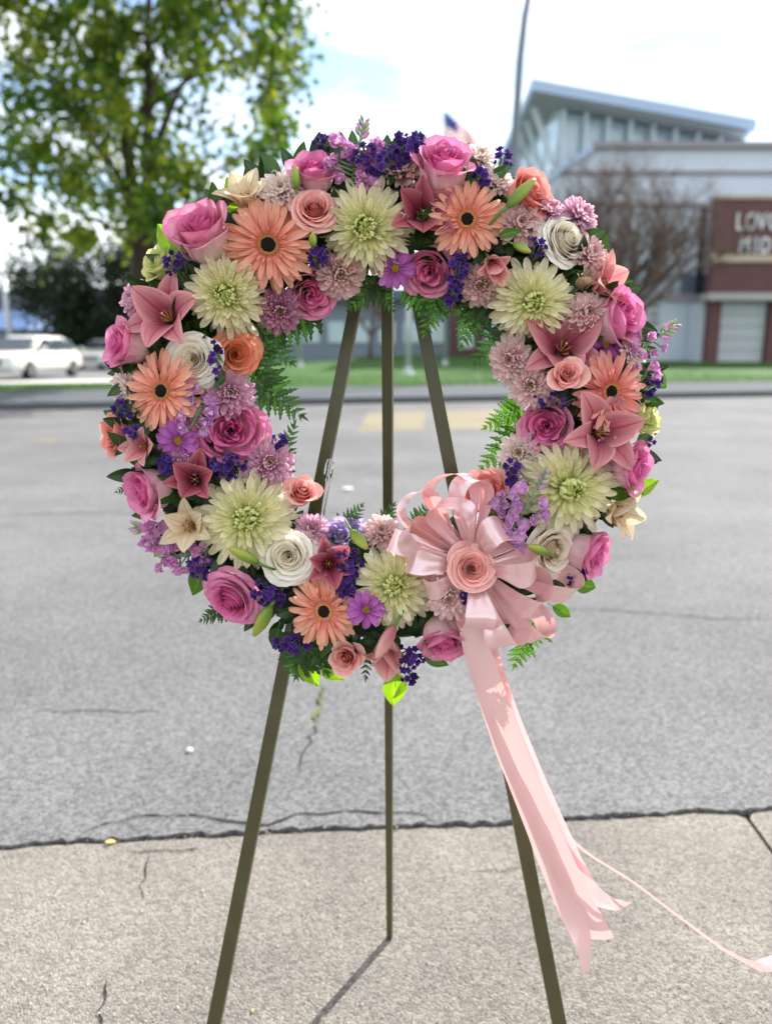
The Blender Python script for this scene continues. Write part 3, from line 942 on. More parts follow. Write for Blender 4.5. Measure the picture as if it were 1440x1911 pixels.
YT = 23.5
t0 = gz(268, 715, YT)
tree = empty('broadleaf_tree', Matrix.Translation(t0), 'tall green leafy tree with several dark stems, left behind the wreath', 'tree')
def tp(px, py, dy=0): return at(px, py, YT + dy) - t0
stems = [([(268, 715, 0), (266, 560, 0), (262, 470, 0), (248, 380, .2), (240, 290, .3), (225, 180, .5), (205, 60, .6), (190, -60, .8)], .34, .07),
         ([(276, 700, 0), (274, 560, -.1), (275, 450, -.2), (274, 330, -.3), (278, 200, -.3), (276, 60, -.4), (280, -90, -.4)], .27, .07),
         ([(275, 330, -.3), (295, 260, -.5), (330, 175, -.8), (380, 90, -1), (420, 10, -1.2)], .12, .03),
         ([(248, 380, .2), (205, 300, .6), (150, 230, .9), (90, 150, 1.2)], .11, .03),
         ([(240, 290, .3), (270, 200, 1.0), (330, 60, 1.8), (360, -60, 2.4)], .11, .03),
         ([(275, 420, -.2), (330, 370, -.8), (400, 320, -1.2), (470, 280, -1.5)], .08, .02),
         ([(262, 470, 0), (200, 420, .5), (130, 390, .8), (70, 360, 1)], .08, .02),
         ([(278, 200, -.3), (350, 150, .5), (430, 110, 1), (500, 90, 1.3)], .08, .02),
         ([(225, 180, .5), (160, 100, -.4), (100, 20, -1), (60, -40, -1.4)], .09, .02)]
tr = MB()
for i, (pts, ra, rb) in enumerate(stems[:2]):
    P = [tp(*p) for p in pts]
    tr.tube(P, [ra + (rb - ra) * k / (len(P) - 1) for k in range(len(P))], 8)
link('trunk', tr.mesh('trunk', M_bark, True), tree)
for pts, ra, rb in stems[2:]:
    b = MB(); P = [tp(*p) for p in pts]
    b.tube(P, [ra + (rb - ra) * k / (len(P) - 1) for k in range(len(P))], 6)
    link('branch', b.mesh('branch', M_bark, True), tree)
cl = []
rt = random.Random(21)
def inside(px, py):
    # outline of the crown as the photograph shows it, in picture units
    right = 545 - max(0, (py - 210)) * .62 if py > 210 else 560 - max(0, 60 - py) * .1
    left = -90 if py < 130 else (10 if py < 420 else 60)
    return left < px < right and py < 470
while len(cl) < 305:
    px, py, dy = rt.uniform(-140, 570), rt.uniform(-330, 475), rt.uniform(-3.0, 3.2)
    if not inside(px, py): continue
    if abs(px - 270) > 150 and py > 350 and rt.random() < .45: continue
    if 300 < px < 470 and 170 < py < 260 and rt.random() < .6: continue
    p = at(px, py, YT + dy)
    cl.append((p.x, p.y, p.z, rt.uniform(.6, 1.3)))
leaf_cloud('crown', cl, 62, .30, .26, 5, M_leaf_tree, tree, t0)

YE = 42.0
e0 = Vector((at(214, 700, YE).x, YE, .18))
ever = empty('evergreen_tree', Matrix.Translation(e0), 'dark dense evergreen tree in shade behind the leafy tree', 'tree')
b = MB(); b.tube(bend((0, 0, -.05), (.1, 0, 5.4), 4, .08, 1), [.30, .28, .25, .2, .13], 8); link('trunk', b.mesh('trunk', M_bark, True), ever)
ce = []
re_ = random.Random(4)
while len(ce) < 150:
    px, py = re_.uniform(20, 420), re_.uniform(465, 632)
    if px < 110 and (py < 505 - (px - 60) * .1 or py > 600): continue
    if px < 60 and not 490 < py < 545: continue
    p = at(px, py, YE + re_.uniform(-1.8, 2.2))
    ce.append((p.x, p.y, p.z, re_.uniform(.8, 1.3)))
leaf_cloud('crown', ce, 150, .46, .26, 9, M_leaf_dark, ever, e0)

def bare_tree(px, py, Y, hgt, spread, seed, label, n0=6, depth=4):
    q = gz(px, py, Y)
    root = empty('bare_tree', Matrix.Translation(q), label, 'tree', 'leafless trees by the school')
    rr = random.Random(seed)
    trunk = MB(); trunk.tube([(0, 0, -.1), (.03, 0, hgt * .12), (.0, 0, hgt * .26)], [hgt * .026, hgt * .022, hgt * .018], 8)
    link('trunk', trunk.mesh('trunk', M_twig, True), root)
    tw_ = MB()
    def grow(p, d, L, r, lev, mb):
        k = 3
        pts = [p]
        for i in range(k):
            d = (d + Vector((rr.uniform(-.22, .22), rr.uniform(-.22, .22), rr.uniform(-.10, .16)))).normalized()
            pts.append(pts[-1] + d * (L / k))
        mb.tube(pts, [r * (1 - .5 * i / k) for i in range(k + 1)], 4 if lev > 0 else 6, cap=False)
        if lev >= depth: return
        for _ in range(rr.choice((3, 3, 4))):
            q_ = pts[rr.randint(1, k)]
            nd = (d * .7 + Vector((rr.uniform(-1, 1) * spread, rr.uniform(-1, 1) * spread, rr.uniform(-.12, .85)))).normalized()
            grow(q_, nd, L * rr.uniform(.55, .8), r * .5, lev + 1, tw_ if lev >= 1 else mb)
    for i in range(n0):
        m_ = MB()
        a = i * 6.283 / n0 + rr.uniform(-.4, .4)
        grow(Vector((0, 0, hgt * rr.uniform(.16, .26))), Vector((math.cos(a) * spread, math.sin(a) * spread, rr.uniform(.5, 1.1))).normalized(), hgt * .36, hgt * .016, 0, m_)
        link('branch', m_.mesh('branch', M_twig), root)
    link('twigs', tw_.mesh('twigs', M_twig), root, kind='stuff')
    return root
bare_tree(1150, 670, 41, 11.2, .95, 5, 'wide leafless tree in front of the white school building', 12, 5)
bare_tree(690, 665, 52, 6.2, .8, 8, 'small leafless tree seen through the wreath by the school wing', 5, 4)
bare_tree(1045, 672, 45, 6.6, .8, 12, 'smaller leafless tree close behind the right rim of the wreath', 5, 4)
# ================================================================== easel
M_easel = plain('easel_paint', '#48462b', .36, spec=.45, noise=.32, nscale=22, bump=.15, bscale=160)
WC = (715, 745)                           # middle of the wreath in the picture
APEX_Y, FRONT_Y = 1.25, 1.14
apex = at(722, 345, APEX_Y)
fl, frt = ground(390.5, 1957), ground(1052, 1957)
bkf = ground(727, 1751)
easel = empty('easel', Matrix.Translation((0, APEX_Y, 0)), 'olive green three legged easel holding up the flower wreath', 'easel')
def eleg(a, b, w, t, wd):
    m = MB(); m.bar(a, b, w, t, wd)
    me = m.mesh('leg', M_easel); me.transform(Matrix.Translation((0, -APEX_Y, 0)))
    o = link('leg', me, easel)
    md = o.modifiers.new('bevel', 'BEVEL'); md.width = .0012; md.segments = 2
    return o
eleg(fl, apex + Vector((-.012, 0, 0)), (.0245, .018), .012, (1, -.22, 0))
eleg(frt, apex + Vector((.012, 0, 0)), (.0255, .019), .012, (1, .05, 0))
eleg(bkf, apex + Vector((0, .012, 0)), (.0115, .019), .013, (1, -.25, 0))
m = MB(); m.box(-.04, .04, -.012, .022, -.05, .012, Matrix.Translation(apex - Vector((0, APEX_Y, 0))))
link('hinge', m.mesh('hinge', plain('dark_steel', '#2d2d2b', .4, metal=.7)), easel)
def leg_y(z): return FRONT_Y + (APEX_Y - FRONT_Y) * z / apex.z
for zz in (1.36,):
    m = MB(); m.bar((-.12, leg_y(zz) - APEX_Y - .012, zz - .44), (.13, leg_y(zz) - APEX_Y - .012, zz - .44), .02, .008, (0, 0, 1))
    link('crossbar', m.mesh('crossbar', M_easel), easel)

def surf_y(px, py):
    dx, dy = px - WC[0], py - WC[1]
    r = math.hypot(dx, dy)
    d = max(-1.2, min(1.2, (r - 375) / 150))
    z = at(px, py, 1.1).z
    return leg_y(z) - .055 - .068 * math.sqrt(max(0, 1 - (d / 1.22) ** 2)), d, (dx / r, -dy / r)

# ================================================================== materials of the flowers
G_PINK = petal_mat('rose_pink_petal', [(0, '#e0569c'), (.35, '#ea7cb2'), (.62, '#f2a6c8'), (1, '#f5c8d4')], tip='#ee86bd', tip_pow=7, trans=.26, vein=.12, base='#f3e3cf', base_pow=1.3, outer_base=True)
G_PINKV = petal_mat('rose_pale_pink_petal', [(0, '#e26aa0'), (.4, '#ec8ab4'), (.7, '#f2b4c8'), (1, '#f4ccd4')], tip='#e57cae', tip_pow=9, trans=.26, vein=.12, base='#f3e6cf', base_pow=1.3, outer_base=True)
G_SALMON = petal_mat('rose_salmon_petal', [(0, '#ec7c74'), (.5, '#f29a90'), (1, '#f6b4ac')], tip='#fcd0c8', tip_pow=9, trans=.24, vein=.05)  # paler rim: edge brightness put into the colour, coral below too
G_CORAL = petal_mat('rose_coral_petal', [(0, '#ea7468'), (.5, '#f08c80'), (1, '#f4a298')], tip='#f8b8ae', tip_pow=9, trans=.24, vein=.05)
G_WHITE = petal_mat('rose_white_petal', [(0, '#efe0b0'), (.4, '#f5ebcf'), (1, '#f9f4e6')], tip='#fffcf4', tip_pow=7, trans=.24, vein=.03, jitter=.05)  # rims paler, heart deeper: edge highlights put into the colour, cream likewise
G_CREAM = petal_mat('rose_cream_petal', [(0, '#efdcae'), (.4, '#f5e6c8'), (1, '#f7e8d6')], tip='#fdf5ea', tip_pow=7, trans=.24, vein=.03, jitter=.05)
G_PEACH = petal_mat('rose_peach_petal', [(0, '#f7ab60'), (.45, '#f8bf88'), (1, '#f8caa8')], tip='#ea7560', tip_pow=8, trans=.24, vein=.05)
G_GREENW = petal_mat('pale_green_petal', [(0, '#d3d78a'), (1, '#e3e5b2')], tip='#dfe29e', trans=.4, vein=.06)
G_LAV = petal_mat('lavender_petal', [(0, '#cfc2e2'), (1, '#ddd3e8')], tip='#b49ad4', tip_pow=6, trans=.36, vein=.06)
G_GERB = petal_mat('gerbera_petal', [(0, '#f29a84'), (.5, '#f6b298'), (1, '#f9c0a6')], tip='#fac8b0', tip_pow=3, base='#ee8470', trans=.32, vein=.07, streak=5)
G_GERBP = petal_mat('gerbera_pink_petal', [(0, '#f08c82'), (.5, '#f4a498'), (1, '#f7b4a8')], tip='#f8c0b4', tip_pow=3, base='#e86a66', trans=.32, vein=.07, streak=5)
G_SPID = petal_mat('spider_petal', [(0, '#c4d25a'), (.3, '#dfe49a'), (.6, '#f4f0c8'), (1, '#faf5dc')], base='#ebe8ba', trans=.34, vein=.06, streak=4, jitter=.06)
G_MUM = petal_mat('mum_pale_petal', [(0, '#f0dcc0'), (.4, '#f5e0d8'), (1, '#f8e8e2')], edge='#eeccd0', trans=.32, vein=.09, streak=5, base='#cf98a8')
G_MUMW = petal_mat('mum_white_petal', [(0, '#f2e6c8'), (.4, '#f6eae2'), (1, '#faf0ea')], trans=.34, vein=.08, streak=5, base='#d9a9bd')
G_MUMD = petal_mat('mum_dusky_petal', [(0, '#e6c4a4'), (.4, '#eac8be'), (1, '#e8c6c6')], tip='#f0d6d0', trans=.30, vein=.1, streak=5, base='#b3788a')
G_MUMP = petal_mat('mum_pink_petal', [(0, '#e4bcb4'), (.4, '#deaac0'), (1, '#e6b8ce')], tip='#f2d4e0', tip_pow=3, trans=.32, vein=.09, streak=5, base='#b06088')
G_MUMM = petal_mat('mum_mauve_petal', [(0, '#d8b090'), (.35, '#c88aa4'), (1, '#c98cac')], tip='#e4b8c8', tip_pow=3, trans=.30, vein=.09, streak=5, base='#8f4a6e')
G_DAISY = petal_mat('daisy_petal', [(0, '#c06cc0'), (1, '#cd84cc')], base='#a94aa4', trans=.32, vein=.08, streak=5)
G_LILY = petal_mat('lily_petal', [(0, '#bc4a66'), (1, '#cf6a7c')], tip='#e9a5a4', tip_pow=2.0, edge='#e9a6aa', base='#7e2240', base_pow=.95, midrib='#a23652', trans=.32, vein=.15, streak=12)
G_LILYD = petal_mat('lily_dark_petal', [(0, '#8f2c44'), (1, '#a23d52')], tip='#c86c78', tip_pow=2.2, edge='#cf8088', base='#611730', base_pow=.95, midrib='#7d2440', trans=.30, vein=.15, streak=12)
G_LILYP = petal_mat('lily_light_pink_petal', [(0, '#d97f86'), (1, '#e79a9a')], tip='#f0b6ab', edge='#f0b9b2', base='#b24a64', base_pow=1.1, midrib='#cf6a7c', trans=.34, vein=.15, streak=12)
G_LILYC = petal_mat('lily_cream_petal', [(0, '#e2bd94'), (1, '#efd9b9')], tip='#eee0c2', edge='#e9d8b4', base='#c98f66', midrib='#dcc088', trans=.36, vein=.15, streak=12)
G_STOCK = petal_mat('stock_petal', [(0, '#d77fc6'), (1, '#e39dd2')], base='#f0d0e4', trans=.36, vein=.08, edge='#f0c4e6')
G_STOCKL = petal_mat('stock_lilac_petal', [(0, '#c98acb'), (1, '#dba5da')], base='#eed6ee', trans=.36, vein=.08, edge='#f0c4e6')
G_STAT = petal_mat('statice_petal', [(0, '#31165e'), (1, '#48267c')], tip='#634096', tip_pow=3, trans=.25, rough=.7, vein=.12, jitter=.5)
G_CENTRE = petal_mat('flower_centre_gold', [(0, '#b98a34'), (.6, '#dba45c'), (1, '#eeb07c')], trans=.05, rough=.8, vein=.2, jitter=0)
G_MUMC = petal_mat('mum_centre', [(0, '#c9b048'), (1, '#e6d890')], trans=.15, rough=.8, vein=.2, jitter=0)
G_DCENTRE = petal_mat('daisy_centre', [(0, '#8f7a12'), (1, '#c9a81c')], trans=.05, rough=.8, vein=.2, jitter=0)
G_BLACK = plain('gerbera_heart', '#1c0f0c', .9, bump=.6, bscale=900, dist=.001)
G_LEAF = petal_mat('glossy_leaf', [(0, '#3f6a1c'), (1, '#5c8a26')], midrib='#7d9c4e', trans=.45, rough=.35, vein=.10, streak=6, spec=.5, tsat=1.25, jitter=.2)
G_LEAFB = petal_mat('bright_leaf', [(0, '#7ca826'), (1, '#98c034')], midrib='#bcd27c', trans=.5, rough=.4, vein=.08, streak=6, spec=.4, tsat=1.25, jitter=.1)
G_LEAFD = petal_mat('dark_leaf', [(0, '#1c3817'), (1, '#3d6526')], midrib='#557a3c', trans=.25, rough=.35, vein=.10, streak=6, spec=.5, jitter=.25)
G_FERN = petal_mat('fern_leaf', [(0, '#26481a'), (1, '#3b6624')], midrib='#5c7e3a', trans=.34, rough=.38, vein=.10, streak=6, spec=.5, tsat=1.05, jitter=.3)
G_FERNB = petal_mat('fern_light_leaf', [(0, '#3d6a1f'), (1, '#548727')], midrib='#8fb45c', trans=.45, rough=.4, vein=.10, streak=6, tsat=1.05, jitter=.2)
G_STEM = plain('green_stem', '#5d7d35', .5, noise=.2, nscale=60)
G_STEMG = plain('grey_green_stem', '#7f9272', .6, noise=.2, nscale=60)
G_BUD = petal_mat('lily_bud_skin', [(0, '#7c9a2e'), (1, '#a3b244')], base='#5e8428', tip='#b9b55a', tip_pow=3, trans=.2, rough=.4, vein=.08, streak=7, spec=.5)
G_BUDP = petal_mat('pink_bud_skin', [(0, '#c47a84'), (1, '#d99aa0')], base='#b0666e', tip='#e8c2b0', trans=.25, rough=.45, vein=.1, streak=7)
G_ANTH = plain('anther_rust', '#7a4420', .9)
G_FILAM = plain('filament', '#c9a860', .5)
G_FOAM = plain('foam', '#1f3a1f', .95, noise=.2, nscale=40)

# ================================================================== shapes of petals and leaves
T_, RX, RY, RZ = Matrix.Translation, (lambda a: Matrix.Rotation(a, 4, 'X')), (lambda a: Matrix.Rotation(a, 4, 'Y')), (lambda a: Matrix.Rotation(a, 4, 'Z'))

def rose_petal(i, Rr, zt, w, close, flare, ruffle, th0, tone, seed, zb=-.75, curl=0.0, nu=8, nv=7, point=.0):
    rr = random.Random(seed)
    p1, p2, p3 = rr.uniform(0, 6.3), rr.uniform(0, 6.3), rr.uniform(0, 6.3)
    f1, f2 = rr.uniform(2.2, 3.6), rr.uniform(3.6, 5.5)
    def f(u, v):
        vv = v * (1 - .20 * abs(u) ** 2.6 + point * (1 - abs(u)) * .10)
        s = max(0.0, (vv - .5) / .5)
        r = .10 + (Rr - .10) * math.sin(math.pi / 2 * min(1, vv / .5)) ** .8
        r += flare * s * s * (1 - .25 * abs(u)) - close * Rr * s * s
        r *= 1 + .10 * u
        wid = .45 + .55 * math.sin(math.pi / 2 * min(1, vv / .55))
        th = th0 + u * w * wid
        z = zb + (zt - zb) * vv ** .92
        c = max(0.0, (s - .55) / .45)
        r += curl * c * (.6 + .6 * abs(u)); z -= curl * c * c * (.5 + .8 * abs(u))
        k = ruffle * s
        r += k * math.sin(f1 * u + p1) ; z += .55 * k * math.sin(f2 * u + p2)
        th += .5 * k * math.sin(f2 * u + p3)
        r = max(.012, r)
        return (r * math.cos(th), r * math.sin(th), z)
    return surf('petal', nu, nv, f, tone)

def rose_classic(seed):
    rr = random.Random(seed); out = []
    n = 36
    for i in range(n):
        t = i / (n - 1)
        out.append(rose_petal(i, .045 + .74 * t ** .95, .58 - .55 * t ** 1.3, 2.1 - 1.1 * t, .45 * max(0, 1 - t / .22), .025 + .12 * t, .008 + .03 * t,
                              i * 2.4 + rr.uniform(-.22, .22), t, seed * 50 + i, zb=-.8 + .55 * (1 - t), curl=.04 + max(0, t - .45) * .30, point=1.0 if t > .5 else 0))
    return out
def rose_garden(seed):
    rr = random.Random(seed); out = []
    for i in range(22):
        t = i / 21
        Rr = .08 + .52 * t
        out.append(rose_petal(i, Rr, .36 + rr.uniform(-.05, .08) - .16 * t, rr.uniform(.6, 1.25), rr.uniform(-.05, .3) * (1 - t), rr.uniform(.02, .14), .045 + .05 * t,
                              i * 2.4 + rr.uniform(-.6, .6), .05 + .45 * t, seed * 50 + i, zb=-.25))
    for i in range(12):
        t = i / 11
        out.append(rose_petal(i, .64 + .24 * t, .30 - .22 * t, 1.0 - .15 * t, .05 * (1 - t), .10 + .10 * t, .04, i * 2.4 + rr.uniform(-.2, .2), .5 + .5 * t, seed * 50 + 30 + i, zb=-.9, curl=.05 + .10 * t))
    return out
def rose_cup(seed):                        # tall bloom, seen from the side in the wreath
    rr = random.Random(seed); out = []
    for i in range(16):
        t = i / 15
        out.append(rose_petal(i, .06 + .46 * t, .66 - .18 * t + rr.uniform(-.04, .04), 1.7 - .8 * t, .35 * max(0, 1 - t / .3), .05 + .12 * t, .02 + .05 * t, i * 2.4 + rr.uniform(-.3, .3), .45 * t, seed * 50 + i, zb=-.4))
    for i in range(10):
        t = i / 9
        out.append(rose_petal(i, .62 + .22 * t, .60 - .16 * t, 1.05, .02, .12 + .12 * t, .03 + .02 * t, i * 2.4 + rr.uniform(-.2, .2), .55 + .45 * t, seed * 50 + 30 + i, zb=-1.15, curl=.04 + .14 * t, point=1.0))
    return out
def rose_bud(seed):
    rr = random.Random(seed); out = []
    for i in range(15):
        t = i / 14
        out.append(rose_petal(i, .045 + .56 * t, .85 - .55 * t ** 1.3, 2.1 - 1.0 * t, .45 * max(0, 1 - t / .25), .03 + .30 * t, .01 + .03 * t, i * 2.4 + rr.uniform(-.25, .25), t, seed * 50 + i, zb=-1.05, curl=max(0, t - .4) * .28, point=1.0 if t > .4 else 0))
    return out
def carnation(seed):
    rr = random.Random(seed); out = []
    for i in range(26):
        t = i / 25
        out.append(rose_petal(i, .10 + .72 * t, .45 - .38 * t, rr.uniform(.5, .8), -.05, .12 * t, .10 + .06 * t, i * 2.4 + rr.uniform(-.5, .5), t, seed * 50 + i, zb=-.6, nu=12, nv=6))
    return out

def ray_petal(L, W, cup, arc, tipround=.72, base_w=.4, grooves=0.0, nu=4, nv=7, seed=0, hook=0.0, twist=0.0):
    rr = random.Random(seed); tw = rr.uniform(-1, 1) * twist; sway = rr.uniform(-1, 1) * .06
    def f(u, v):
        v = 1 - (1 - v) ** 1.75
        if v > tipround: w = math.sqrt(max(0.0, 1 - ((v - tipround) / (1 - tipround)) ** 2)) * .999 + .001
        else: w = base_w + (1 - base_w) * math.sin(math.pi / 2 * v / tipround)
        y = u * w * W / 2
        z = cup * W * u * u * (1 - .3 * v) + arc * L * v * v + hook * L * max(0, v - .6) ** 2 * 6
        z += grooves * W * math.cos(u * 7.5) * w
        x = L * v * (1 - abs(arc) * .25 * v) - hook * L * max(0, v - .75) ** 2 * 3
        return (x, y * math.cos(tw * v) + sway * L * v * v, z + y * math.sin(tw * v))
    return surf('petal', nu, nv, f)
def settone(me, tone):
    c = me.copy(); a = c.attributes['pt']; n = len(c.vertices)
    buf = [0.0] * (4 * n); a.data.foreach_get('color', buf)
    buf[0::4] = [tone] * n
    a.data.foreach_set('color', buf)
    return c
SPID_OUT = [ray_petal(1, .172, .75, .03 - .05 * k, .80, .5, nu=4, nv=6, seed=k, twist=.35, hook=.03 * (k % 2)) for k in range(4)]
SPID_IN = [ray_petal(1, .22, 1.0, .10 + .05 * k, .7, .45, nu=4, nv=6, seed=10 + k, hook=.10 + .05 * k) for k in range(3)]
MUM_P = [ray_petal(1, .285, .6, .05 + .03 * k, .70, .45, nu=4, nv=5, seed=20 + k, twist=.2) for k in range(3)]
MUM_I = [ray_petal(1, .36, .8, .12 + .04 * k, .68, .4, nu=4, nv=5, seed=30 + k, hook=.06) for k in range(2)]
GERB_P = [ray_petal(1, .195, .32, -.03 - .03 * k, .70, .5, .06, nu=6, nv=7, seed=40 + k, twist=.18) for k in range(4)]
DAISY_P = [ray_petal(1, .37, .3, -.02 - .05 * k, .66, .35, .05, nu=6, nv=6, seed=50 + k, twist=.2) for k in range(3)]
def tone_set(lst, tones): return {t: [settone(m, t) for m in lst] for t in tones}
SPO = tone_set(SPID_OUT, (1.0, .85, .6, .45)); SPI = tone_set(SPID_IN, (.35, .22, .1, 0.0))
MPO = tone_set(MUM_P, (1.0, .75, .5)); MPI = tone_set(MUM_I, (.25, .05))
GP = tone_set(GERB_P, (1.0, .7, .35)); DP = tone_set(DAISY_P, (1.0, .4))

def dots(name, n, r, h, size, seed, tone_by_r=True, tall=1.0, rmin=0.0):   # a domed disc of many tiny florets
    m = MB(); rr = random.Random(seed)
    for i in range(n):
        q = math.sqrt((i + .5) / n); q = rmin + (1 - rmin) * q
        th = i * 2.39996
        x, y, z = r * q * math.cos(th), r * q * math.sin(th), h * (1 - q * q)
        s = size * rr.uniform(.8, 1.2)
        tone = (q if tone_by_r else rr.random())
        vs = [(x - s, y - s, z), (x + s, y - s, z), (x + s, y + s, z), (x - s, y + s, z), (x * 1.04, y * 1.04, z + s * 2 * tall)]
        m.add(vs, [(0, 1, 4), (1, 2, 4), (2, 3, 4), (3, 0, 4)], (tone, .5, .5, 1))
    m.lathe([(r * 1.02, -h * .3), (r * .9, h * .15), (r * .5, h * .7), (.01, h * .98)], 14)
    return m.mesh(name, None, False, attr=True)
CEN_MUM = dots('flower_centre', 60, .20, .10, .022, 1)
CEN_DAISY = dots('flower_centre', 80, .20, .09, .02, 2)
CEN_GOLD = dots('disc_ring', 170, .275, .05, .013, 3, tall=1.7, rmin=.60)
CEN_DARK = dots('dark_heart', 90, .175, .03, .013, 4, tall=.8)
def fringe_mesh():
    m = MB(); rr = random.Random(8)
    for i in range(96):
        th = i * 2 * math.pi / 96 * 3 + rr.uniform(-.03, .03); r0 = rr.uniform(.24, .29); L = rr.uniform(.07, .15); w = .014
        d = Vector((math.cos(th), math.sin(th), 0)); e = Vector((-d.y, d.x, 0)); up = Vector((0, 0, 1))
        a = d * r0 + up * .02; b = d * (r0 + L) + up * rr.uniform(.04, .10)
        m.add([a - e * w * .5, a + e * w * .5, b + e * w, b - e * w], [(0, 1, 2, 3)], (.1 + .3 * rr.random(), .4, .5, 1))
    return m.mesh('inner_fringe', None, False, attr=True)
FRINGE = fringe_mesh()

def tepal(W, a0, a1, seed, nu=8, nv=10):
    rr = random.Random(seed); wv = rr.uniform(0, 6)
    P = [(0.0, 0.0)]; N = 60
    for k in range(N):
        a = a0 + (a1 - a0) * (k / N) ** 1.6
        P.append((P[-1][0] + math.sin(a) / N, P[-1][1] + math.cos(a) / N))
    def f(u, v):
        k = min(N, v * N); i = int(min(N - 1, k)); q = k - i
        x = P[i][0] * (1 - q) + P[i + 1][0] * q; z = P[i][1] * (1 - q) + P[i + 1][1] * q
        a = a0 + (a1 - a0) * v ** 1.6
        w = W * max(.02, math.sin(math.pi * (v * .93 + .05) ** .85)) ** .8
        y = u * w / 2
        off = .20 * w * (u * u) * (1 - .9 * v) - .035 * W * math.exp(-(u / .16) ** 2) * (1 - v) + .02 * math.sin(5 * v + wv + 3 * u) * abs(u) * v
        return (x - off * math.cos(a), y, z + off * math.sin(a))
    return surf('petal', nu, nv, f)
def lily_set(a1i, a1o, a0, seed):
    return [tepal(.68, a0, a1i, seed), tepal(.50, a0 + .06, a1o, seed + 1), tepal(.64, a0, a1i * .9, seed + 2), tepal(.48, a0 + .06, a1o * 1.12, seed + 3)]
LILY = {'open': lily_set(R(98), R(112), R(24), 60), 'half': lily_set(R(66), R(80), R(20), 70), 'shut': lily_set(R(14), R(50), R(9), 80), 'curl': lily_set(R(40), R(150), R(16), 90)}
def stamen_mesh():
    m = MB(); m.tube([(0, 0, 0), (.05, 0, .25), (.13, 0, .52)], [.013, .011, .008], 5); return m.mesh('stamen', G_FILAM, True)
def anther_mesh():
    m = MB(); m.tube([(.07, -.0, .55), (.13, 0, .53), (.19, 0, .50)], [.008, .022, .008], 5); return m.mesh('anther', G_ANTH, True)
def pistil_mesh():
    m = MB(); m.tube([(0, 0, 0), (0, 0, .3), (.02, 0, .60), (.02, 0, .63)], [.016, .013, .014, .028], 6); return m.mesh('pistil', plain('pistil', '#c7b277', .5), True)
STAMEN, ANTHER, PISTIL = stamen_mesh(), anther_mesh(), pistil_mesh()

def floret_mesh(seed, n=9, name='floret'):  # a stock floret: rounded crinkled petals in two whorls
    rr = random.Random(seed); m = MB()
    for k in range(n):
        th = k * 2.4 + rr.uniform(-.3, .3); el = R(rr.uniform(20, 75)) if k > 3 else R(rr.uniform(5, 35)); L = rr.uniform(.75, 1.0) if k <= 4 else .6
        vs, fs, ph = [], [], rr.uniform(0, 6)
        nu, nv = 4, 4
        M = RZ(th) @ RY(-el)
        for j in range(nv + 1):
            v = j / nv
            for i in range(nu + 1):
                u = -1 + 2 * i / nu
                w = .75 * math.sin(math.pi * min(.93, .08 + .85 * v)) ** .7
                p = M @ Vector((L * v * (1 - .15 * u * u * v), u * w * .55, .20 * math.sin(3.6 * u + ph) * v + .22 * v * v * math.sin(2 * ph) + .10 * u * u))
                vs.append(p)
        b = len(m.v)
        for j in range(nv + 1):
            for i in range(nu + 1):
                m.v.append(tuple(vs[j * (nu + 1) + i])); m.c.append((rr.random() if False else .3 + .1 * k, j / nv, i / nu, 1))
        for j in range(nv):
            for i in range(nu):
                a = b + j * (nu + 1) + i; m.f.append((a, a + 1, a + nu + 2, a + nu + 1))
    return m.mesh(name, None, True, attr=True)
STOCKF = [floret_mesh(100 + k) for k in range(3)]
def statice_mesh(seed):
    rr = random.Random(seed); m = MB()
    N = 10; rings = [(.10, -.5), (.22, -.1), (.60, .22), (.95, .30)]
    b = 0
    ph = rr.uniform(0, 6)
    for k, (r, z) in enumerate(rings):
        for i in range(N):
            t = 2 * math.pi * i / N
            fold = (1 + (.22 if k > 1 else .05) * math.cos(5 * t + ph) * (k / 3))
            zz = z + (.22 * math.sin(5 * t + ph) * (k / 3) if k > 1 else 0) + rr.uniform(-.06, .06) * (k > 1)
            m.v.append((r * fold * math.cos(t), r * fold * math.sin(t), zz)); m.c.append((rr.random(), k / 3, i / N, 1))
    for k in range(len(rings) - 1):
        for i in range(N):
            j = (i + 1) % N
            m.f.append((k * N + i, k * N + j, (k + 1) * N + j, (k + 1) * N + i))
    # inner crumple
    for q in range(5):
        t = rr.uniform(0, 6.28); d = Vector((math.cos(t), math.sin(t), 0)); e = Vector((-d.y, d.x, 0))
        m.add([d * .1 - e * .3, d * .1 + e * .3, d * .5 + e * .35 + Vector((0, 0, .55)), d * .45 - e * .35 + Vector((0, 0, .5))], [(0, 1, 2, 3)], (rr.random(), .8, .5, 1))
    return m.mesh('floret', None, False, attr=True)
STATF = [statice_mesh(200 + k) for k in range(3)]
def bud_mesh(seed, three=True):
    vs, fs, col = [], [], []
    n, nv = 14, 9
    for j in range(nv + 1):
        v = j / nv
        r = .17 * math.sin(math.pi * (.04 + .90 * v) ** .85) ** .75 + .012
        for i in range(n):
            t = 2 * math.pi * i / n
            k = 1 + (.10 * abs(math.cos(1.5 * t)) - .05 if three else .05 * math.cos(5 * t))
            vs.append((v, r * k * math.cos(t), r * k * math.sin(t))); col += [.5 + .5 * math.cos(3 * t), v, i / n, 1]
    for j in range(nv):
        for i in range(n):
            q = (i + 1) % n; fs.append((j * n + i, j * n + q, (j + 1) * n + q, (j + 1) * n + i))
    fs.append(tuple(range(n - 1, -1, -1))); fs.append(tuple(range(nv * n, nv * n + n)))
    me = mesh('bud', vs, fs, None, True)
    a = me.attributes.new('pt', 'FLOAT_COLOR', 'POINT'); a.data.foreach_set('color', col)
    return me
BUD = bud_mesh(1)
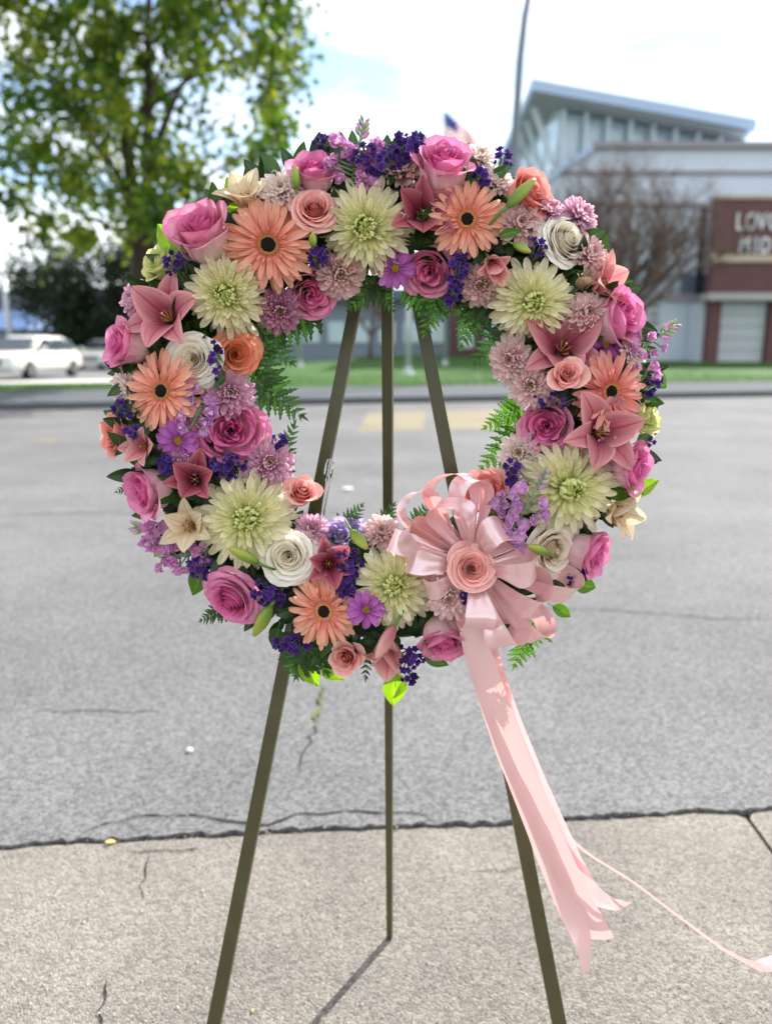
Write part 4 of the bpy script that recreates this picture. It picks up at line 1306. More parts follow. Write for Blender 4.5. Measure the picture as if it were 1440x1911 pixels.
def leaf_mesh(W, droop, fold, seed, serr=0.0, nv=14):
    rr = random.Random(seed); sw = rr.uniform(-.08, .08)
    def f(u, v):
        w = W * max(.004, math.sin(math.pi * v ** .8)) ** .85 * (1 + serr * (1 if int(v * nv) % 2 else -1))
        return (v, u * w / 2 + sw * v * v, fold * W * abs(u) - droop * v * v + .02 * math.sin(9 * v + 3 * u) * abs(u))
    return surf('blade', 6, nv, f, .5)
LEAFS = [leaf_mesh(.48, .12, .12, 1), leaf_mesh(.56, .25, .08, 2), leaf_mesh(.40, .05, .18, 3)]
def pinna_mesh(seed):
    def f(u, v):
        lob = .34 + .66 * (1 - ((v * 5.0) % 1.0)) ** .8 if v < .93 else .4
        w = .30 * (1 - v) ** .75 * lob * min(1, .3 + v * 6)
        return (v + .05 * abs(u) * (1 - v), u * w, .10 * abs(u) * .3 - .10 * v * v)
    return surf('leaflet', 4, 24, f, .5)
PINNA = [pinna_mesh(1)]

# ================================================================== builders of whole plants
_protos = {}
SHAPES = {'classic': rose_classic, 'garden': rose_garden, 'cup': rose_cup, 'rosebud': rose_bud, 'carnation': carnation}
def petals_of(kind, seed):
    if (kind, seed) not in _protos: _protos[(kind, seed)] = SHAPES[kind](seed)
    return _protos[(kind, seed)]

rf_ = random.Random(99)
def frame(px, py, dia, face, dy=0.0, spin=None, bulge=.45):
    """World matrix of a flower: where the wreath's face is at that place, looking the way the flower looks."""
    Y, d, rad = surf_y(px, py)
    Y += dy
    p = at(px, py, Y)
    depth = (p - CAM).dot(_fwd)
    rad_m = dia / 2 / F * depth * 1.08
    fx, fz = face
    n = Vector((fx + rad[0] * bulge * d, -1, fz + rad[1] * bulge * d)).normalized()
    q = n.to_track_quat('Z', 'Y')
    s = rf_.uniform(0, 6.28) if spin is None else R(spin)
    return Matrix.Translation(p) @ q.to_matrix().to_4x4() @ RZ(s) @ Matrix.Diagonal((rad_m * rf_.uniform(.93, 1.05), rad_m * rf_.uniform(.93, 1.05), rad_m * rf_.uniform(.9, 1.12), 1)), rad_m
STEM_ME = MB(); STEM_ME.tube([(0, 0, -.75), (.02, 0, -1.3), (0, 0, -1.75)], [.10, .07, .06], 6)
STEM_ME = STEM_ME.mesh('stem', G_STEM, True)

def rose(px, py, dia, face, mat, kind, seed, label, dy=0.0, cat='rose', group='roses in the wreath'):
    M, r = frame(px, py, dia, face, dy)
    root = empty('carnation' if kind == 'carnation' else 'rose', M, label, cat, group)
    for me in petals_of(kind, seed):
        link('petal', variant(me, mat), root, RZ(rf_.uniform(-.08, .08)) @ RX(rf_.uniform(-.05, .05)) @ Matrix.Scale(rf_.uniform(.96, 1.05), 4))
    link('stem', STEM_ME, root)
    return root
def ring(root, sets, mat, n, L, elev, r0, z0, jit=.06, off=None, jl=.08):
    off = rf_.uniform(0, 6.28) if off is None else off
    for k in range(n):
        th = off + 2 * math.pi * (k + rf_.uniform(-.28, .28)) / n
        el = R(90 - elev + rf_.uniform(-1, 1) * jit * 100)
        l_ = L * rf_.uniform(1 - jl, 1 + jl)
        M = RZ(th) @ T_((r0, 0, z0)) @ RY(-el) @ RX(rf_.uniform(-.3, .3)) @ Matrix.Diagonal((l_, l_ * rf_.uniform(.9, 1.1), l_, 1))
        link('petal', variant(rf_.choice(sets), mat), root, M)
def spider(px, py, dia, face, label, dy=0.0):
    M, r = frame(px, py, dia, face, dy)
    root = empty('chrysanthemum', M, label, 'chrysanthemum', 'large green centred chrysanthemums')
    op = rf_.uniform(-10, 8)
    ring(root, SPO[1.0], G_SPID, 26, .97, 96, .05, -.10, .10, jl=.12)
    ring(root, SPO[1.0], G_SPID, 28, .94, 84 + op, .06, -.04, .10, jl=.12)
    ring(root, SPO[.85], G_SPID, 28, .84, 70 + op, .07, .02, .08)
    ring(root, SPO[.6], G_SPID, 26, .68, 56 + op, .08, .06, .08)
    ring(root, SPO[.45], G_SPID, 24, .52, 42 + op, .10, .10, .06)
    ring(root, SPI[.35], G_SPID, 24, .40, 26, .15, .13, .06)
    ring(root, SPI[.22], G_SPID, 20, .32, 10, .15, .14, .06)
    ring(root, SPI[.1], G_SPID, 15, .28, 0, .10, .14, .06)
    ring(root, SPI[0.0], G_SPID, 9, .24, -6, .05, .14, .05)
    link('stem', STEM_ME, root)
    return root
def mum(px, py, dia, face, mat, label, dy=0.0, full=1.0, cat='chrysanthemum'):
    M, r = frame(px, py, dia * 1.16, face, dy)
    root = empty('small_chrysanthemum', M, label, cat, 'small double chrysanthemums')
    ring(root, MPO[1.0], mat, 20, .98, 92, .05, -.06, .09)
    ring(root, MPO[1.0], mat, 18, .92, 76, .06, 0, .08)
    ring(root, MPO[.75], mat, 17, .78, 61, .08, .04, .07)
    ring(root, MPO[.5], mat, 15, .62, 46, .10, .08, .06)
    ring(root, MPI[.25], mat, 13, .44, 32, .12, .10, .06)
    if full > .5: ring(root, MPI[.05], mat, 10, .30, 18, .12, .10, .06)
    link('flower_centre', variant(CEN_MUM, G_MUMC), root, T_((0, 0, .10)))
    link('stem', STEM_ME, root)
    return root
def gerbera(px, py, dia, face, mat, label, dy=-.012):
    M, r = frame(px, py, dia, face, dy)
    root = empty('gerbera', M, label, 'gerbera daisy', 'peach gerbera daisies')
    op = rf_.uniform(-9, 5)
    ring(root, GP[1.0], mat, rf_.choice((23, 25, 27)), .99, 95 + op, .16, -.03, .07, jl=.07)
    ring(root, GP[1.0], mat, 23, .90, 85 + op, .16, 0, .08)
    ring(root, GP[.7], mat, rf_.choice((14, 19, 22)), .66, 76 + op, .18, .02, .05, jl=.15)
    ring(root, GP[.35], mat, 22, .30, 62, .22, .02, .06, jl=.2)
    link('inner_fringe', variant(FRINGE, mat), root, T_((0, 0, .03)))
    link('disc_ring', variant(CEN_GOLD, G_CENTRE), root, T_((0, 0, .05)))
    link('dark_heart', variant(CEN_DARK, G_BLACK), root, T_((0, 0, .085)))
    link('stem', STEM_ME, root)
    return root
def daisy(px, py, dia, face, label, dy=-.01):
    M, r = frame(px, py, dia, face, dy)
    root = empty('daisy', M, label, 'daisy', 'purple pink daisies')
    ring(root, DP[1.0], G_DAISY, 12, .98, 92, .08, -.02, .05)
    ring(root, DP[.4], G_DAISY, 10, .86, 78, .10, .01, .05)
    link('flower_centre', variant(CEN_DAISY, G_DCENTRE), root, T_((0, 0, .04)))
    link('stem', STEM_ME, root)
    return root
def lily(px, py, dia, face, mat, kind, label, spin=0, dy=-.005, stam=True):
    """px, py is the throat's place; dia the spread of the petal tips."""
    M, r = frame(px, py, dia, face, dy, spin=spin, bulge=.2)
    M = M @ T_((0, 0, -.35))
    root = empty('lily', M, label, 'lily', 'lilies in the wreath')
    S_ = LILY[kind]
    for k in range(6):
        me = S_[0 if k in (0, 4) else 2] if k % 2 == 0 else S_[1 if k != 3 else 3]
        link('petal', variant(me, mat), root, RZ(k * math.pi / 3 + rf_.uniform(-.10, .10)) @ T_((.03 if k % 2 == 0 else .05, 0, 0)) @ RY(rf_.uniform(-.14, .16)) @ Matrix.Scale(1.30 * rf_.uniform(.94, 1.06), 4))
    if stam:
        for k in range(6):
            Mk = RZ(k * math.pi / 3 + .3) @ RY(rf_.uniform(-.08, .15))
            s = link('stamen', STAMEN, root, Mk)
            link('anther', ANTHER, s)
        link('pistil', PISTIL, root)
    link('stem', STEM_ME, root, T_((0, 0, .72)))
    return root
def dir_frame(p0, p1, dy0=0.0, dy1=0.0, tilt=0.0):
    """Matrix whose X axis runs from one place to another and whose Z axis looks out of the wreath; scaled to that length."""
    a = at(p0[0], p0[1], surf_y(*p0)[0] + dy0)
    b = at(p1[0], p1[1], surf_y(*p1)[0] + dy1)
    x = (b - a); L = x.length; x.normalize()
    z = Vector((0, -1, .15)); z = (z - x * z.dot(x)).normalized()
    y = z.cross(x)
    M = Matrix((x, y, z)).transposed().to_4x4()
    return Matrix.Translation(a) @ M @ RX(tilt) @ Matrix.Scale(L, 4), L
def bud(p0, p1, label, mat=None, fat=1.0, dy=-.02, stem_to=None):
    M, L = dir_frame(p0, p1, dy, dy - .008)
    root = empty('lily_bud', M, label, 'lily bud', 'closed lily buds')
    link('bud', variant(BUD, mat or G_BUD), root, Matrix.Diagonal((1, fat, fat, 1)))
    m = MB(); m.tube([(.03, 0, 0), (-.2, .03, -.08), (-.7, .05, -.45)], [.06, .045, .04], 6)
    link('stem', m.mesh('stem', G_STEM, True), root)
    return root
def leaf(p0, p1, mat, label, k=0, dy=(.0, .0), tilt=0.0, name='leaf'):
    M, L = dir_frame(p0, p1, dy[0], dy[1], tilt)
    root = empty(name, M, label, 'leaf', 'broad leaves round the wreath')
    link('blade', variant(LEAFS[k % 3], mat), root)
    m = MB(); m.tube([(-.22, 0, -.02), (0, 0, -.004), (.5, 0, -.03)], [.016, .014, .006], 5)
    link('stalk', m.mesh('stalk', G_STEM, True), root)
    return root
def fern(p0, p1, mat, label, dy=(.03, .0), tilt=0.0, n=8, wide=.46):
    M, L = dir_frame(p0, p1, dy[0], dy[1], tilt)
    root = empty('fern_frond', M, label, 'fern frond', 'leatherleaf fern fronds')
    m = MB(); m.tube([(k / 8, 0, -.12 * (k / 8) ** 2) for k in range(9)], [.011 * (1 - .7 * k / 8) for k in range(9)], 5)
    link('rachis', m.mesh('rachis', G_STEM, True), root)
    for k in range(n):
        t = .12 + .80 * k / (n - 1)
        for sgn in (-1, 1):
            tt = t + (.02 if sgn > 0 else 0)
            l_ = wide * (1 - tt) ** .75 * rf_.uniform(.85, 1.1) + .06
            Mk = T_((tt, 0, -.12 * tt * tt)) @ RZ(sgn * R(62 - 18 * tt) + rf_.uniform(-.1, .1)) @ RY(rf_.uniform(-.25, .3)) @ RX(rf_.uniform(-.5, .5)) @ Matrix.Diagonal((l_, l_, l_, 1))
            link('leaflet', variant(PINNA[0], mat), root, Mk)
    link('leaflet', variant(PINNA[0], mat), root, T_((.95, 0, -.11)) @ Matrix.Scale(.14, 4))
    return root
def statice(px, py, rx, ry, n, label, dy=-.012, size=17, green=True):
    Y, d, rad = surf_y(px, py); Y += dy
    p = at(px, py, Y); sc_ = (p - CAM).dot(_fwd) / F
    root = empty('statice_sprig', Matrix.Translation(p), label, 'statice', 'purple statice sprigs')
    stem = MB()
    n = int(n * 1.0); rx, ry, size = rx * 1.12, ry * 1.12, size * .84
    root_pt = Vector((-rad[0] * .004, .05, -rad[1] * .01 - .02))
    for k in range(n):
        q = math.sqrt((k + .5) / n); th = k * 2.39996 + rf_.uniform(-.3, .3)
        x, z = rx * q * math.cos(th) * sc_, ry * q * math.sin(th) * sc_
        yy = -.016 * (1 - q * q) + rf_.uniform(-.006, .006)
        nrm = Vector((x / (rx * sc_) * .8 + rf_.uniform(-.35, .35), -1, z / (ry * sc_) * .8 + .15 + rf_.uniform(-.35, .35))).normalized()
        s = size / 2 * sc_ * rf_.uniform(.6, 1.4)
        M = T_((x, yy, z)) @ nrm.to_track_quat('Z', 'Y').to_matrix().to_4x4() @ RZ(rf_.uniform(0, 6)) @ Matrix.Scale(s, 4)
        link('floret', variant(rf_.choice(STATF), G_STAT), root, M)
        e = Vector((x, yy, z))
        stem.tube([e - nrm * s * .3, e - nrm * s * 1.3], [s * .30, s * .22], 5)
        stem.tube([e - nrm * s * 1.3, (e * .45 + root_pt * .55), root_pt], [s * .16, .0012, .0016], 4)
    link('stem', stem.mesh('stem', G_STEM, True), root)
    return root
def stock(p0, p1, width, n, mat, label, dy=-.005, size=38, buds=6, budlen=.3):
    """A spike of stock from p0 to p1 with florets up to the last part and green buds at the tip."""
    a = at(p0[0], p0[1], surf_y(*p0)[0] + dy); b = at(p1[0], p1[1], surf_y(*p1)[0] + dy - .01)
    sc_ = (a - CAM).dot(_fwd) / F
    root = empty('stock_spike', Matrix.Translation(a), label, 'stock flower', 'pink stock flower spikes')
    ax = b - a; u = ax.normalized(); side = u.cross(Vector((0, -1, 0))).normalized()
    st = MB(); st.tube([-u * .03 + Vector((0, .02, 0)), ax * .5, ax], [.0035, .003, .0016], 6)
    for k in range(n):
        t = (k + .5) / n * (1 - budlen) if buds else (k + .5) / n
        s_ = (-1) ** k * rf_.uniform(.25, 1) * width / 2 * sc_
        pos = ax * t + side * s_ + Vector((0, -rf_.uniform(.0, .016), 0))
        nrm = (side * (s_ / (width * sc_)) * 1.2 + Vector((rf_.uniform(-.4, .4), -1, rf_.uniform(-.3, .5))) + u * .25).normalized()
        s = size / 2 * sc_ * rf_.uniform(.8, 1.15)
        link('floret', variant(rf_.choice(STOCKF), mat), root, T_(pos) @ nrm.to_track_quat('Z', 'Y').to_matrix().to_4x4() @ RZ(rf_.uniform(0, 6)) @ Matrix.Scale(s, 4))
        st.tube([ax * max(0, t - .05), pos - nrm * s * .1], [.0016, .0012], 4)
    for k in range(buds):
        t = 1 - budlen + budlen * (k + .5) / buds
        d = (side * ((-1) ** k) * (1.1 - t * .6) + u * .9 + Vector((0, -.4, 0))).normalized()
        L = 15 * sc_ * (1.15 - .4 * (t - 1 + budlen) / budlen)
        M = T_(ax * t + d * L * .4) @ d.to_track_quat('X', 'Z').to_matrix().to_4x4() @ Matrix.Diagonal((L, L * 1.3, L * 1.3, 1))
        link('bud', variant(BUD, G_BUDG if k % 3 else mat), root, M)
        st.tube([ax * t, ax * t + d * L * .5], [.0012, .001], 4)
    link('stem', st.mesh('stem', G_STEMG, True), root)
    return root
G_BUDG = petal_mat('stock_bud_skin', [(0, '#8fa07c'), (1, '#b4bd98')], tip='#c4c4a0', trans=.2, rough=.6, vein=.1)

# ================================================================== the ring of foam and the leaves packed behind the flowers
wc3 = at(WC[0], WC[1], 1.18)
foam = MB(); n1, n2 = 64, 10
wmid = at(WC[0], WC[1] - 6, 1.17)
c0 = at(WC[0], WC[1], leg_y(1.13) - .05)
tiltM = RX(-math.atan2(APEX_Y - FRONT_Y, apex.z))
iM = (Matrix.Translation(c0) @ tiltM).inverted()
for i in range(n1):
    a = 2 * math.pi * i / n1
    q0 = at(WC[0] + 385 * math.cos(a), WC[1] + 372 * math.sin(a), 1.15)
    q0 = at(WC[0] + 385 * math.cos(a), WC[1] + 372 * math.sin(a), leg_y(q0.z) - .048)
    rad_ = (q0 - wmid); rad_.y = 0; rad_.normalize()
    for j in range(n2):
        b = 2 * math.pi * j / n2
        p_ = iM @ (q0 + rad_ * (.066 * math.cos(b)) + Vector((0, .040 * math.sin(b), 0)))
        foam.v.append(tuple(p_)); foam.c.append((0, 0, 0, 1))
for i in range(n1):
    for j in range(n2):
        k, l_ = (i + 1) % n1, (j + 1) % n2
        foam.f.append((i * n2 + j, i * n2 + l_, k * n2 + l_, k * n2 + j))
fo = empty('foam_ring', Matrix.Translation(c0) @ tiltM, 'dark green foam ring hidden in the middle of the flower wreath', 'wreath base')
link('foam', foam.mesh('foam', G_FOAM, True), fo)
# filler leaves
fill = MB()
rl = random.Random(31)
lm = LEAFS[0]
lverts = [v.co.copy() for v in lm.vertices]; lfaces = [tuple(p.vertices) for p in lm.polygons]
lcol = [0.0] * (4 * len(lverts)); lm.attributes['pt'].data.foreach_get('color', lcol)
for k in range(1250):
    a = rl.uniform(0, 6.283)
    rr_ = 375 + rl.gauss(0, 58)
    rr_ = max(285, min(452, rr_))
    px, py = WC[0] + rr_ * 1.06 * math.cos(a), WC[1] + rr_ * math.sin(a)
    Y, d, rad = surf_y(px, py)
    p = at(px, py, Y + rl.uniform(.008, .052))
    out = Vector((rad[0], 0, rad[1])) * d
    x = (out * 1.1 + Vector((rl.uniform(-.9, .9), -rl.uniform(-.3, .7), rl.uniform(-.9, .9)))).normalized()
    z = Vector((rl.uniform(-.4, .4), -1, rl.uniform(-.2, .5))); z = (z - x * z.dot(x)).normalized(); y = z.cross(x)
    M = Matrix.Translation(p) @ Matrix((x, y, z)).transposed().to_4x4() @ Matrix.Scale(rl.uniform(.026, .046), 4)
    b = len(fill.v)
    for i, v in enumerate(lverts):
        fill.v.append(tuple(M @ v)); fill.c.append((rl.random() * .0 + (k % 7) / 7, lcol[4 * i + 1], lcol[4 * i + 2], 1))
    fill.f += [tuple(i + b for i in f) for f in lfaces]
fm = fill.mesh('leaves', G_LEAFD, True, attr=True); fm.transform((Matrix.Translation(c0) @ tiltM).inverted())
lv_ = link('leaves', fm, fo); lv_['kind'] = 'stuff'
# ================================================================== every flower of the wreath, where the photograph has it
# ---- large green centred chrysanthemums
spider(683, 425, 172, (-.05, .02), 'cream spider chrysanthemum with lime centre at the very top middle of the wreath')
spider(427, 552, 150, (-.05, .05), 'cream spider chrysanthemum below the largest peach gerbera, beside the white rose at upper left')
spider(993, 562, 150, (.02, .0), 'cream spider chrysanthemum at upper right, above the wide open pink lily')
spider(1056, 908, 176, (.10, .0), 'cream spider chrysanthemum at lower right with grey green stock buds across it')
spider(463, 966, 176, (-.05, .10), 'greenest spider chrysanthemum at lower left with a green lily bud lying across it')
spider(733, 1092, 158, (.0, .16), 'cream spider chrysanthemum at the bottom, between the ribbon bow and the purple daisy')
# ---- gerberas
gerbera(501, 457, 150, (.0, .05), G_GERB, 'largest peach gerbera with black heart, left of the top spider chrysanthemum')
gerbera(871, 409, 122, (.0, .05), G_GERB, 'peach gerbera at upper right beside the dark pink lily')
gerbera(303, 729, 128, (-.22, .0), G_GERB, 'peach gerbera on the left side below the white rose')
gerbera(1137, 731, 132, (.18, -.02), G_GERBP, 'pinkest peach gerbera on the right side above the red pink lily')
gerbera(604, 1140, 122, (.05, .12), G_GERB, 'peach gerbera at the bottom beside the purple daisy')
# ---- roses
rose(378, 436, 112, (-.15, .85), G_PINKV, 'cup', 1, 'large pale rose with lilac pink heart, tilted upward at upper left', dy=-.01)
rose(585, 325, 78, (.1, .95), G_PINK, 'cup', 2, 'upright pink rose beside the green bud at the top left of the rim', dy=0)
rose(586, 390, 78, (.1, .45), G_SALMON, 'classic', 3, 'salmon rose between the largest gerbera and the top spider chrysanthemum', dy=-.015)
rose(578, 549, 90, (.08, .05), G_PINKV, 'garden', 4, 'open pink rose on the inner rim under the largest gerbera')
rose(801, 508, 88, (.0, .08), G_PINKV, 'garden', 5, 'open pink rose on the inner rim below the dark pink lily at the top')
rose(826, 312, 98, (.05, .80), G_PINK, 'cup', 6, 'tallest upright pink rose on the top rim under the flag', dy=-.01)
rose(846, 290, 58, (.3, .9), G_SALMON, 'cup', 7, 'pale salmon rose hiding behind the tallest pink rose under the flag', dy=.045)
rose(985, 364, 78, (.60, .25), G_CORAL, 'cup', 8, 'coral rose with a long green lily bud lying across it, upper right', dy=0)
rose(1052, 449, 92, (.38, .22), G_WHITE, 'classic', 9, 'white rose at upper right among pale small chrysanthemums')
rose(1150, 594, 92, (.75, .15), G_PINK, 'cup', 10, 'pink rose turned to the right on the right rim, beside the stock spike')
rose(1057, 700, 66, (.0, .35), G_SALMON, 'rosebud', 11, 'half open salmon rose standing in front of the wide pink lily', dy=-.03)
rose(1020, 794, 92, (-.05, .0), G_PINK, 'garden', 12, 'fully open deep pink rose on the inner right rim')
rose(1175, 872, 86, (.85, .10), G_PINK, 'cup', 13, 'pink rose turned right, low on the right rim above pale leaves')
rose(906, 922, 74, (-.05, .65), G_CORAL, 'cup', 14, 'coral rose just above the ribbon bow beside lilac stock', dy=-.005)
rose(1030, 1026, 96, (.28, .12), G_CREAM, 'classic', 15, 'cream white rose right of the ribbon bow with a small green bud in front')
rose(1098, 1030, 80, (.95, -.05), G_PINK, 'cup', 16, 'pink rose turned to the right, beyond the cream rose beside the bow')
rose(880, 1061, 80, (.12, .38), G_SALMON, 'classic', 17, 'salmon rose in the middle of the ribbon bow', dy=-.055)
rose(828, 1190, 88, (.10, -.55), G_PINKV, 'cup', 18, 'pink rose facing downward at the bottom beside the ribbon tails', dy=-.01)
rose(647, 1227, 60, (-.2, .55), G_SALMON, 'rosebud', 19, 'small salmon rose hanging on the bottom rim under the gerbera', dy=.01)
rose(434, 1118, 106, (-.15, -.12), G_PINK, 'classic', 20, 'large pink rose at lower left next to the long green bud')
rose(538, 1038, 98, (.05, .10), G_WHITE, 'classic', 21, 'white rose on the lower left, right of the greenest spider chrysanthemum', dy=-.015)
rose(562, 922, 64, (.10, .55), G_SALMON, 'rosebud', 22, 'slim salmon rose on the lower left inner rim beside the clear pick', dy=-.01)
rose(430, 803, 126, (.02, .06), G_PINK, 'garden', 23, 'biggest fully open deep pink rose on the inner left rim')
rose(277, 916, 88, (-.75, -.08), G_PINK, 'cup', 24, 'pink rose turned to the left on the lower left rim')
rose(222, 812, 66, (-.70, .20), G_CORAL, 'cup', 25, 'coral rose at the outermost left edge behind a lily', dy=.02)
rose(236, 645, 80, (-.75, .15), G_PINK, 'cup', 26, 'pink rose turned to the left on the upper left rim below the big lily', dy=0)
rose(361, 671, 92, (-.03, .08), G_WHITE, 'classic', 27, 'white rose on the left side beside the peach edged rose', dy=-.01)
rose(440, 661, 82, (.10, .10), G_PEACH, 'classic', 28, 'apricot rose with coral edges on the left inner rim')
rose(301, 493, 60, (-.6, .5), G_GREENW, 'cup', 29, 'pale green bloom at the upper left rim with purple statice on it', dy=.015)
rose(1210, 782, 70, (.6, .25), G_GREENW, 'carnation', 30, 'pale yellow green ruffled bloom at the right rim', cat='lisianthus', group=None)
rose(628, 998, 66, (-.05, .35), G_LAV, 'carnation', 31, 'lavender ruffled carnation on the lower inner rim, left of the two', cat='carnation', group='lavender carnations')
rose(664, 988, 56, (.1, .5), G_LAV, 'carnation', 32, 'lavender ruffled carnation half behind a striped bud on the lower inner rim', dy=.02, cat='carnation', group='lavender carnations')
# ---- small double chrysanthemums
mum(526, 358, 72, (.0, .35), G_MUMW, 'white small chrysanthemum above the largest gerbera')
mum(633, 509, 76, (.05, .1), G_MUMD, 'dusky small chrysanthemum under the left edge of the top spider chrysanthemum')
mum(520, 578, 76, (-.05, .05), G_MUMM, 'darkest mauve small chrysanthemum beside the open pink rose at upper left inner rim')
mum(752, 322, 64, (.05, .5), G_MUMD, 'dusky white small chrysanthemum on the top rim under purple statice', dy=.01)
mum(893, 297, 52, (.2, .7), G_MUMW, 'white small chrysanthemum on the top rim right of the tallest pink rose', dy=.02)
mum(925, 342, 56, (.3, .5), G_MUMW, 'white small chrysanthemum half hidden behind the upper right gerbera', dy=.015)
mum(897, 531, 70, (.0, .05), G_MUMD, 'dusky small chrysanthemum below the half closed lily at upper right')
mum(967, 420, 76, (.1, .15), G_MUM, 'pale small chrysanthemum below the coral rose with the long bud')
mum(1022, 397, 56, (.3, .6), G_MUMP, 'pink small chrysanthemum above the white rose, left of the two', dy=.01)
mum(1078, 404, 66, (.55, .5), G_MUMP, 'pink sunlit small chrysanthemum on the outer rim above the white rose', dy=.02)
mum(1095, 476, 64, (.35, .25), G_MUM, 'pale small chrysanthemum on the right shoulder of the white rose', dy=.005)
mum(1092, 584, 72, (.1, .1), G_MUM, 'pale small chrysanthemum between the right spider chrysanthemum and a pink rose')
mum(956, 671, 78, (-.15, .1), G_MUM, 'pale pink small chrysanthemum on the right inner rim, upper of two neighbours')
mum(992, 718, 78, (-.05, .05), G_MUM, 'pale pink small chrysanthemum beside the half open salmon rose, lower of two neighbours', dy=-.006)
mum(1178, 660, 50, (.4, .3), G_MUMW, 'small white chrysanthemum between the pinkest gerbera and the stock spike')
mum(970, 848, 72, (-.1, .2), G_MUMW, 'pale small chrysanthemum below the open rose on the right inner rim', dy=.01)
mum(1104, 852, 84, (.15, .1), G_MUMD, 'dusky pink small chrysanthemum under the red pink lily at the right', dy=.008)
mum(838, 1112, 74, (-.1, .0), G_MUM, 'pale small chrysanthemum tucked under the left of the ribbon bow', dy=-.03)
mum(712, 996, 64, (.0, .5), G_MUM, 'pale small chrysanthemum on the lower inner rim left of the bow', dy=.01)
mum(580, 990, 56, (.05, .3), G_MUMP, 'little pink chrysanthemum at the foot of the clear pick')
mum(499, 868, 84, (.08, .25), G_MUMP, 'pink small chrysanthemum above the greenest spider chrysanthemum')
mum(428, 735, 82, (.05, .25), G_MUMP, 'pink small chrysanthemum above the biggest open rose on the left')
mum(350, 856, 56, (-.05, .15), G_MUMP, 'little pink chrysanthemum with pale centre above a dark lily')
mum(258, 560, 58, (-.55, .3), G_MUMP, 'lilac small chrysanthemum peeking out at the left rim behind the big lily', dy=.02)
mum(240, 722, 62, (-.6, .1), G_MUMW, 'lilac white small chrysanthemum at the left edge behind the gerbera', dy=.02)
# ---- daisies
daisy(737, 500, 70, (.0, .0), 'pink purple daisy with yellow eye on the inner rim below the top spider chrysanthemum')
daisy(1128, 642, 72, (.3, .2), 'violet daisy between the wide lily and the right rim rose', dy=.005)
daisy(683, 1137, 74, (.0, .0), 'pink purple daisy at the bottom between gerbera and spider chrysanthemum', dy=-.03)
daisy(333, 822, 78, (-.1, .0), 'pink purple daisy left of the biggest open rose')
# ---- lilies
lily(312, 592, 150, (-.25, .35), G_LILY, 'open', 'big dusty pink lily opening at the upper left rim beside the spider chrysanthemum', spin=20)
lily(458, 372, 100, (-.05, .85), G_LILYC, 'half', 'cream lily with brown stamens pointing up at the top left rim', spin=10, dy=0)
lily(787, 402, 128, (.02, .30), G_LILYD, 'half', 'dark pink lily between the top spider chrysanthemum and the gerbera', spin=30, dy=.002)
lily(918, 493, 92, (.25, -.55), G_LILYP, 'shut', 'half closed pale pink lily hanging below the upper right gerbera', spin=0, dy=-.02)
lily(1120, 528, 110, (.75, .35), G_LILYP, 'half', 'light salmon lily with brown anthers pointing right on the right shoulder', spin=15)
lily(1050, 650, 150, (.05, .40), G_LILY, 'open', 'wide open pink lily on the right, behind the half open salmon rose', spin=32, dy=.0)
lily(1122, 806, 146, (.25, .22), G_LILY, 'open', 'red pink lily on the right side below the pinkest gerbera', spin=8, dy=-.015)
lily(1150, 955, 108, (.65, -.15), G_LILYC, 'half', 'peach cream lily pointing right on the lower right rim', spin=0)
lily(612, 1053, 88, (.10, .30), G_LILYD, 'half', 'small dark pink lily between the lower white rose and purple statice', spin=40, dy=-.008)
lily(722, 1212, 110, (.0, -.95), G_LILYP, 'curl', 'pink lily hanging down at the bottom with curled back petals', spin=25, dy=-.005)
lily(365, 896, 110, (.05, .25), G_LILYD, 'half', 'dark red lily on the left above the cream lily', spin=12)
lily(355, 982, 105, (-.15, .25), G_LILYC, 'half', 'buff cream lily on the lower left below the dark red one', spin=35)
lily(268, 833, 90, (-.35, .15), G_LILYP, 'half', 'dusty pink lily at the left edge in front of the coral rose', spin=5)
lily(1085, 530, 60, (.35, .8), G_LILYC, 'shut', 'small cream green lily petals standing beside the light salmon lily', spin=0, dy=.01, stam=False)
# ---- lily buds
bud((553, 352), (551, 308), 'upright green lily bud in front of the pink rose at the top left rim', fat=1.15)
bud((946, 386), (998, 334), 'long green lily bud lying across the coral rose', fat=.85, dy=-.03)
bud((958, 455), (990, 470), 'short pale green lily bud above the right spider chrysanthemum', fat=1.15, dy=-.03)
bud((584, 460), (584, 434), 'small round green bud over dark statice beside the largest gerbera', fat=1.6, dy=-.03)
bud((1024, 1033), (984, 1018), 'small green lily bud in front of the cream rose', fat=1.05, dy=-.05)
bud((655, 990), (684, 1024), 'striped green lily bud in front of the lavender carnation', fat=1.3, dy=-.03)
bud((482, 1050), (426, 1022), 'green lily bud lying across the greenest spider chrysanthemum', fat=.95, dy=-.045)
bud((505, 1130), (474, 1186), 'long pale green lily bud hanging beside the large lower left rose', fat=1.0, dy=-.02)
bud((735, 1168), (702, 1228), 'closed pink lily bud hanging among curled petals at the bottom', mat=G_BUDP, fat=1.0, dy=-.035)
